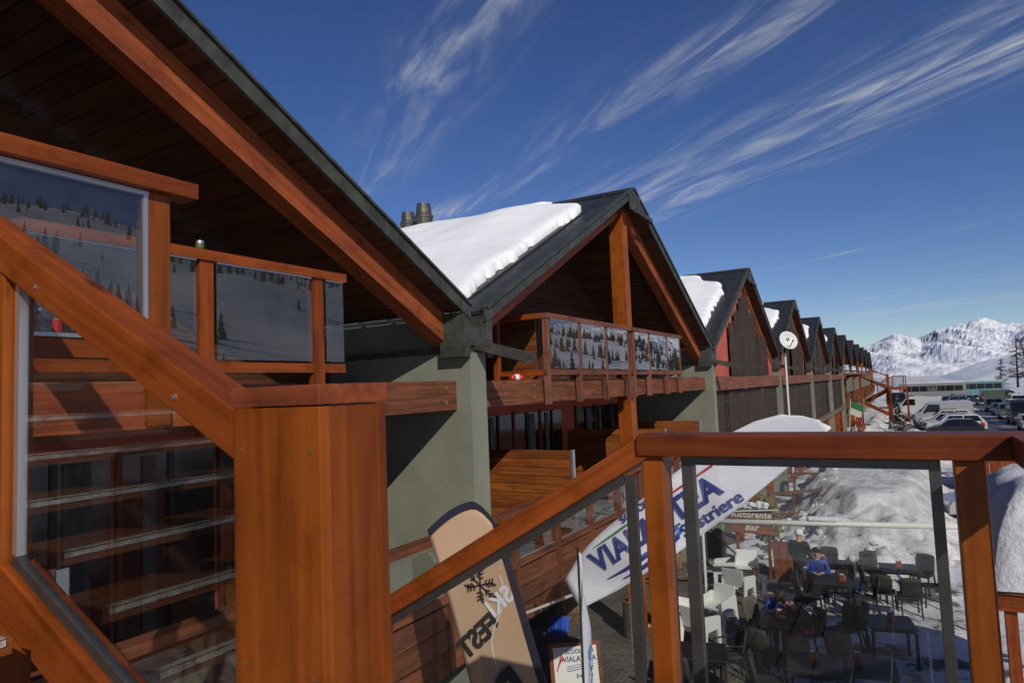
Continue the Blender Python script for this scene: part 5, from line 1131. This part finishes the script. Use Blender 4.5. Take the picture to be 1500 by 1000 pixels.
for i, (x, y, h, l) in enumerate(((24.5, 205, 13, 'tallest bare larch on the slope above the vans'), (27.5, 212, 11.5, 'bare larch right beside the tallest one'), (22.2, 215, 8, 'short bare larch below the pair on slope'), (31, 225, 12, 'bare larch highest up the slope'), (29.2, 200, 9, 'slender bare larch low on the slope'))): larch((x, y, gz_h(x, y) - .2), h, l, 20 + i)
def conifer(o, L0, h, n, snow=True, mat='conifer'):
    L0 = Vector(L0); bm = nb(); tube(bm, L0, L0 + Vector((0, 0, h * .95)), h * .025, .01, 6); ob('trunk', bm, 'bark', o)
    bm = nb(); bs = nb()
    for i in range(n):
        t = random.random() ** 1.3 * .93 + .05; r = h * .26 * (1 - t) + .05; a = random.uniform(0, 6.28); p = L0 + Vector((0, 0, h * t)); q = p + Vector((math.cos(a) * r, math.sin(a) * r, -r * .35)) * random.uniform(.6, 1.1); s = (q - p).cross(Vector((0, 0, 1))).normalized() * r * .28
        m_ = p.lerp(q, .6); bm.faces.new([bm.verts.new(v) for v in (p, m_ + s, q, m_ - s)])
        if snow and random.random() < .4: z = Vector((0, 0, .035)); bs.faces.new([bs.verts.new(v + z) for v in (p.lerp(q, .4), m_ + s * .8, q, m_ - s * .8)])
    ob('crown', bm, mat, o)
    if snow and len(bs.faces): ob('snow', bs, 'snow', o)
for i, (x, y, h, l) in enumerate(((-.5, 77.5, 3.6, 'snow-dusted young fir in front of the far staircase'), (.8, 74.5, 1.6, 'low snow-dusted fir between the staircase and cars'), (-1.2, 72, 1.2, 'smallest snow-dusted fir on the bank'))):
    o = empty('fir_tree', (x, y, GZ + .2), l, 'tree', 'young firs in the snow bank'); conifer(o, (x, y, GZ + .2), h, 420)
for i, (x, y) in enumerate(((1.0, 70.5), (-.4, 69.0), (.2, 84))):
    o = empty('shrub', (x, y, GZ + .3), ('twiggy dark shrub poking from snow ' + ('near the red car', 'beside the snow bank top', 'beyond the far staircase')[i]), 'shrub', 'shrubs in the snow'); bm = nb()
    for j in range(60):
        a = random.uniform(0, 6.28); d = Vector((math.cos(a) * random.uniform(.2, 1), math.sin(a) * random.uniform(.2, 1), random.uniform(.3, 1))); p = Vector((x, y, GZ + .4)); tube(bm, p, p + d * random.uniform(.5, 1.2), .02, .008, 3, False)
    ob('twigs', bm, 'bark', o); bm = nb(); leafball(bm, (x, y, GZ + .8), .8, .45, 260, .16); ob('foliage', bm, 'conifer', o)
itf = empty('italian_flag', (-4.5, 71, GZ), 'green white and red flag hanging by the far posts', 'flag'); bm = nb(); tube(bm, (-4.6, 71, GZ), (-4.3, 71, -2.2), .03, n=6); ob('pole', bm, 'white_paint', itf)
for i, mt in enumerate(('ink_green', 'white_paint', 'ink_red')):
    bm = nb(); slab(bm, [(-4.25 - .05 * i, 71, -2.4 - .6 * i), (-3.2 - .2 * i, 70.9, -2.9 - .55 * i), (-3.4 - .2 * i, 70.9, -3.45 - .55 * i), (-4.3 - .05 * i, 71, -3.0 - .6 * i)], (0, .01, 0)); ob('stripe', bm, mt, itf)
for i, (x, y, c) in enumerate(((-4.0, 69.0, 'yellow'), (-3.4, 68.2, 'rubber_red'))):
    o = empty('ski_rack', (x, y, GZ), ('orange' if i == 0 else 'red') + ' ski rack standing below the green white red flag', 'ski rack', 'ski racks')
    for s in (-1, 1): R1('frame_leg', 'wood_new', o, (x + s * .5, y, GZ), (x, y, GZ + 1.6), .1, .08); R1('frame_leg', 'wood_new', o, (x + s * .5, y + .8, GZ), (x, y + .8, GZ + 1.6), .1, .08)
    R1('cross_bar', 'wood_new', o, (x, y, GZ + 1.55), (x, y + .8, GZ + 1.55), .06, .06)
    for q in range(3): R1('ski', c if q % 2 == 0 else 'ink_black', o, (x - .3 + q * .2, y - .15, GZ + .02), (x - .12 + q * .1, y + .05, GZ + 1.75), .09, .02)
# conifers on the hillside that the glass panes mirror
random.seed(11); bm = nb()
for i in range(5000):
    x = 75 + 560 * random.random() ** 1.5; y = random.uniform(-60, 640)
    if fbm(x, y, .014, 4, 2.0) < .03: continue
    z = hill(x, y); h = random.uniform(2.5, 7); r = h * .19
    for q in range(4):
        z0 = z + h * (.08 + .22 * q); rr = r * (1 - .22 * q); n = 7; a = [bm.verts.new((x + rr * math.cos(6.283 * t / n), y + rr * math.sin(6.283 * t / n), z0 - rr * random.uniform(0, .6))) for t in range(n)]; tp = bm.verts.new((x + random.uniform(-.3, .3) * r, y + random.uniform(-.3, .3) * r, z0 + h * .34 * random.uniform(.7, 1.2)))
        for t in range(n): bm.faces.new((a[t], a[(t + 1) % n], tp))
ob('hillside_forest', bm, 'conifer', None, kind='stuff', label='dark conifers scattered over the far hillside', cat='forest')
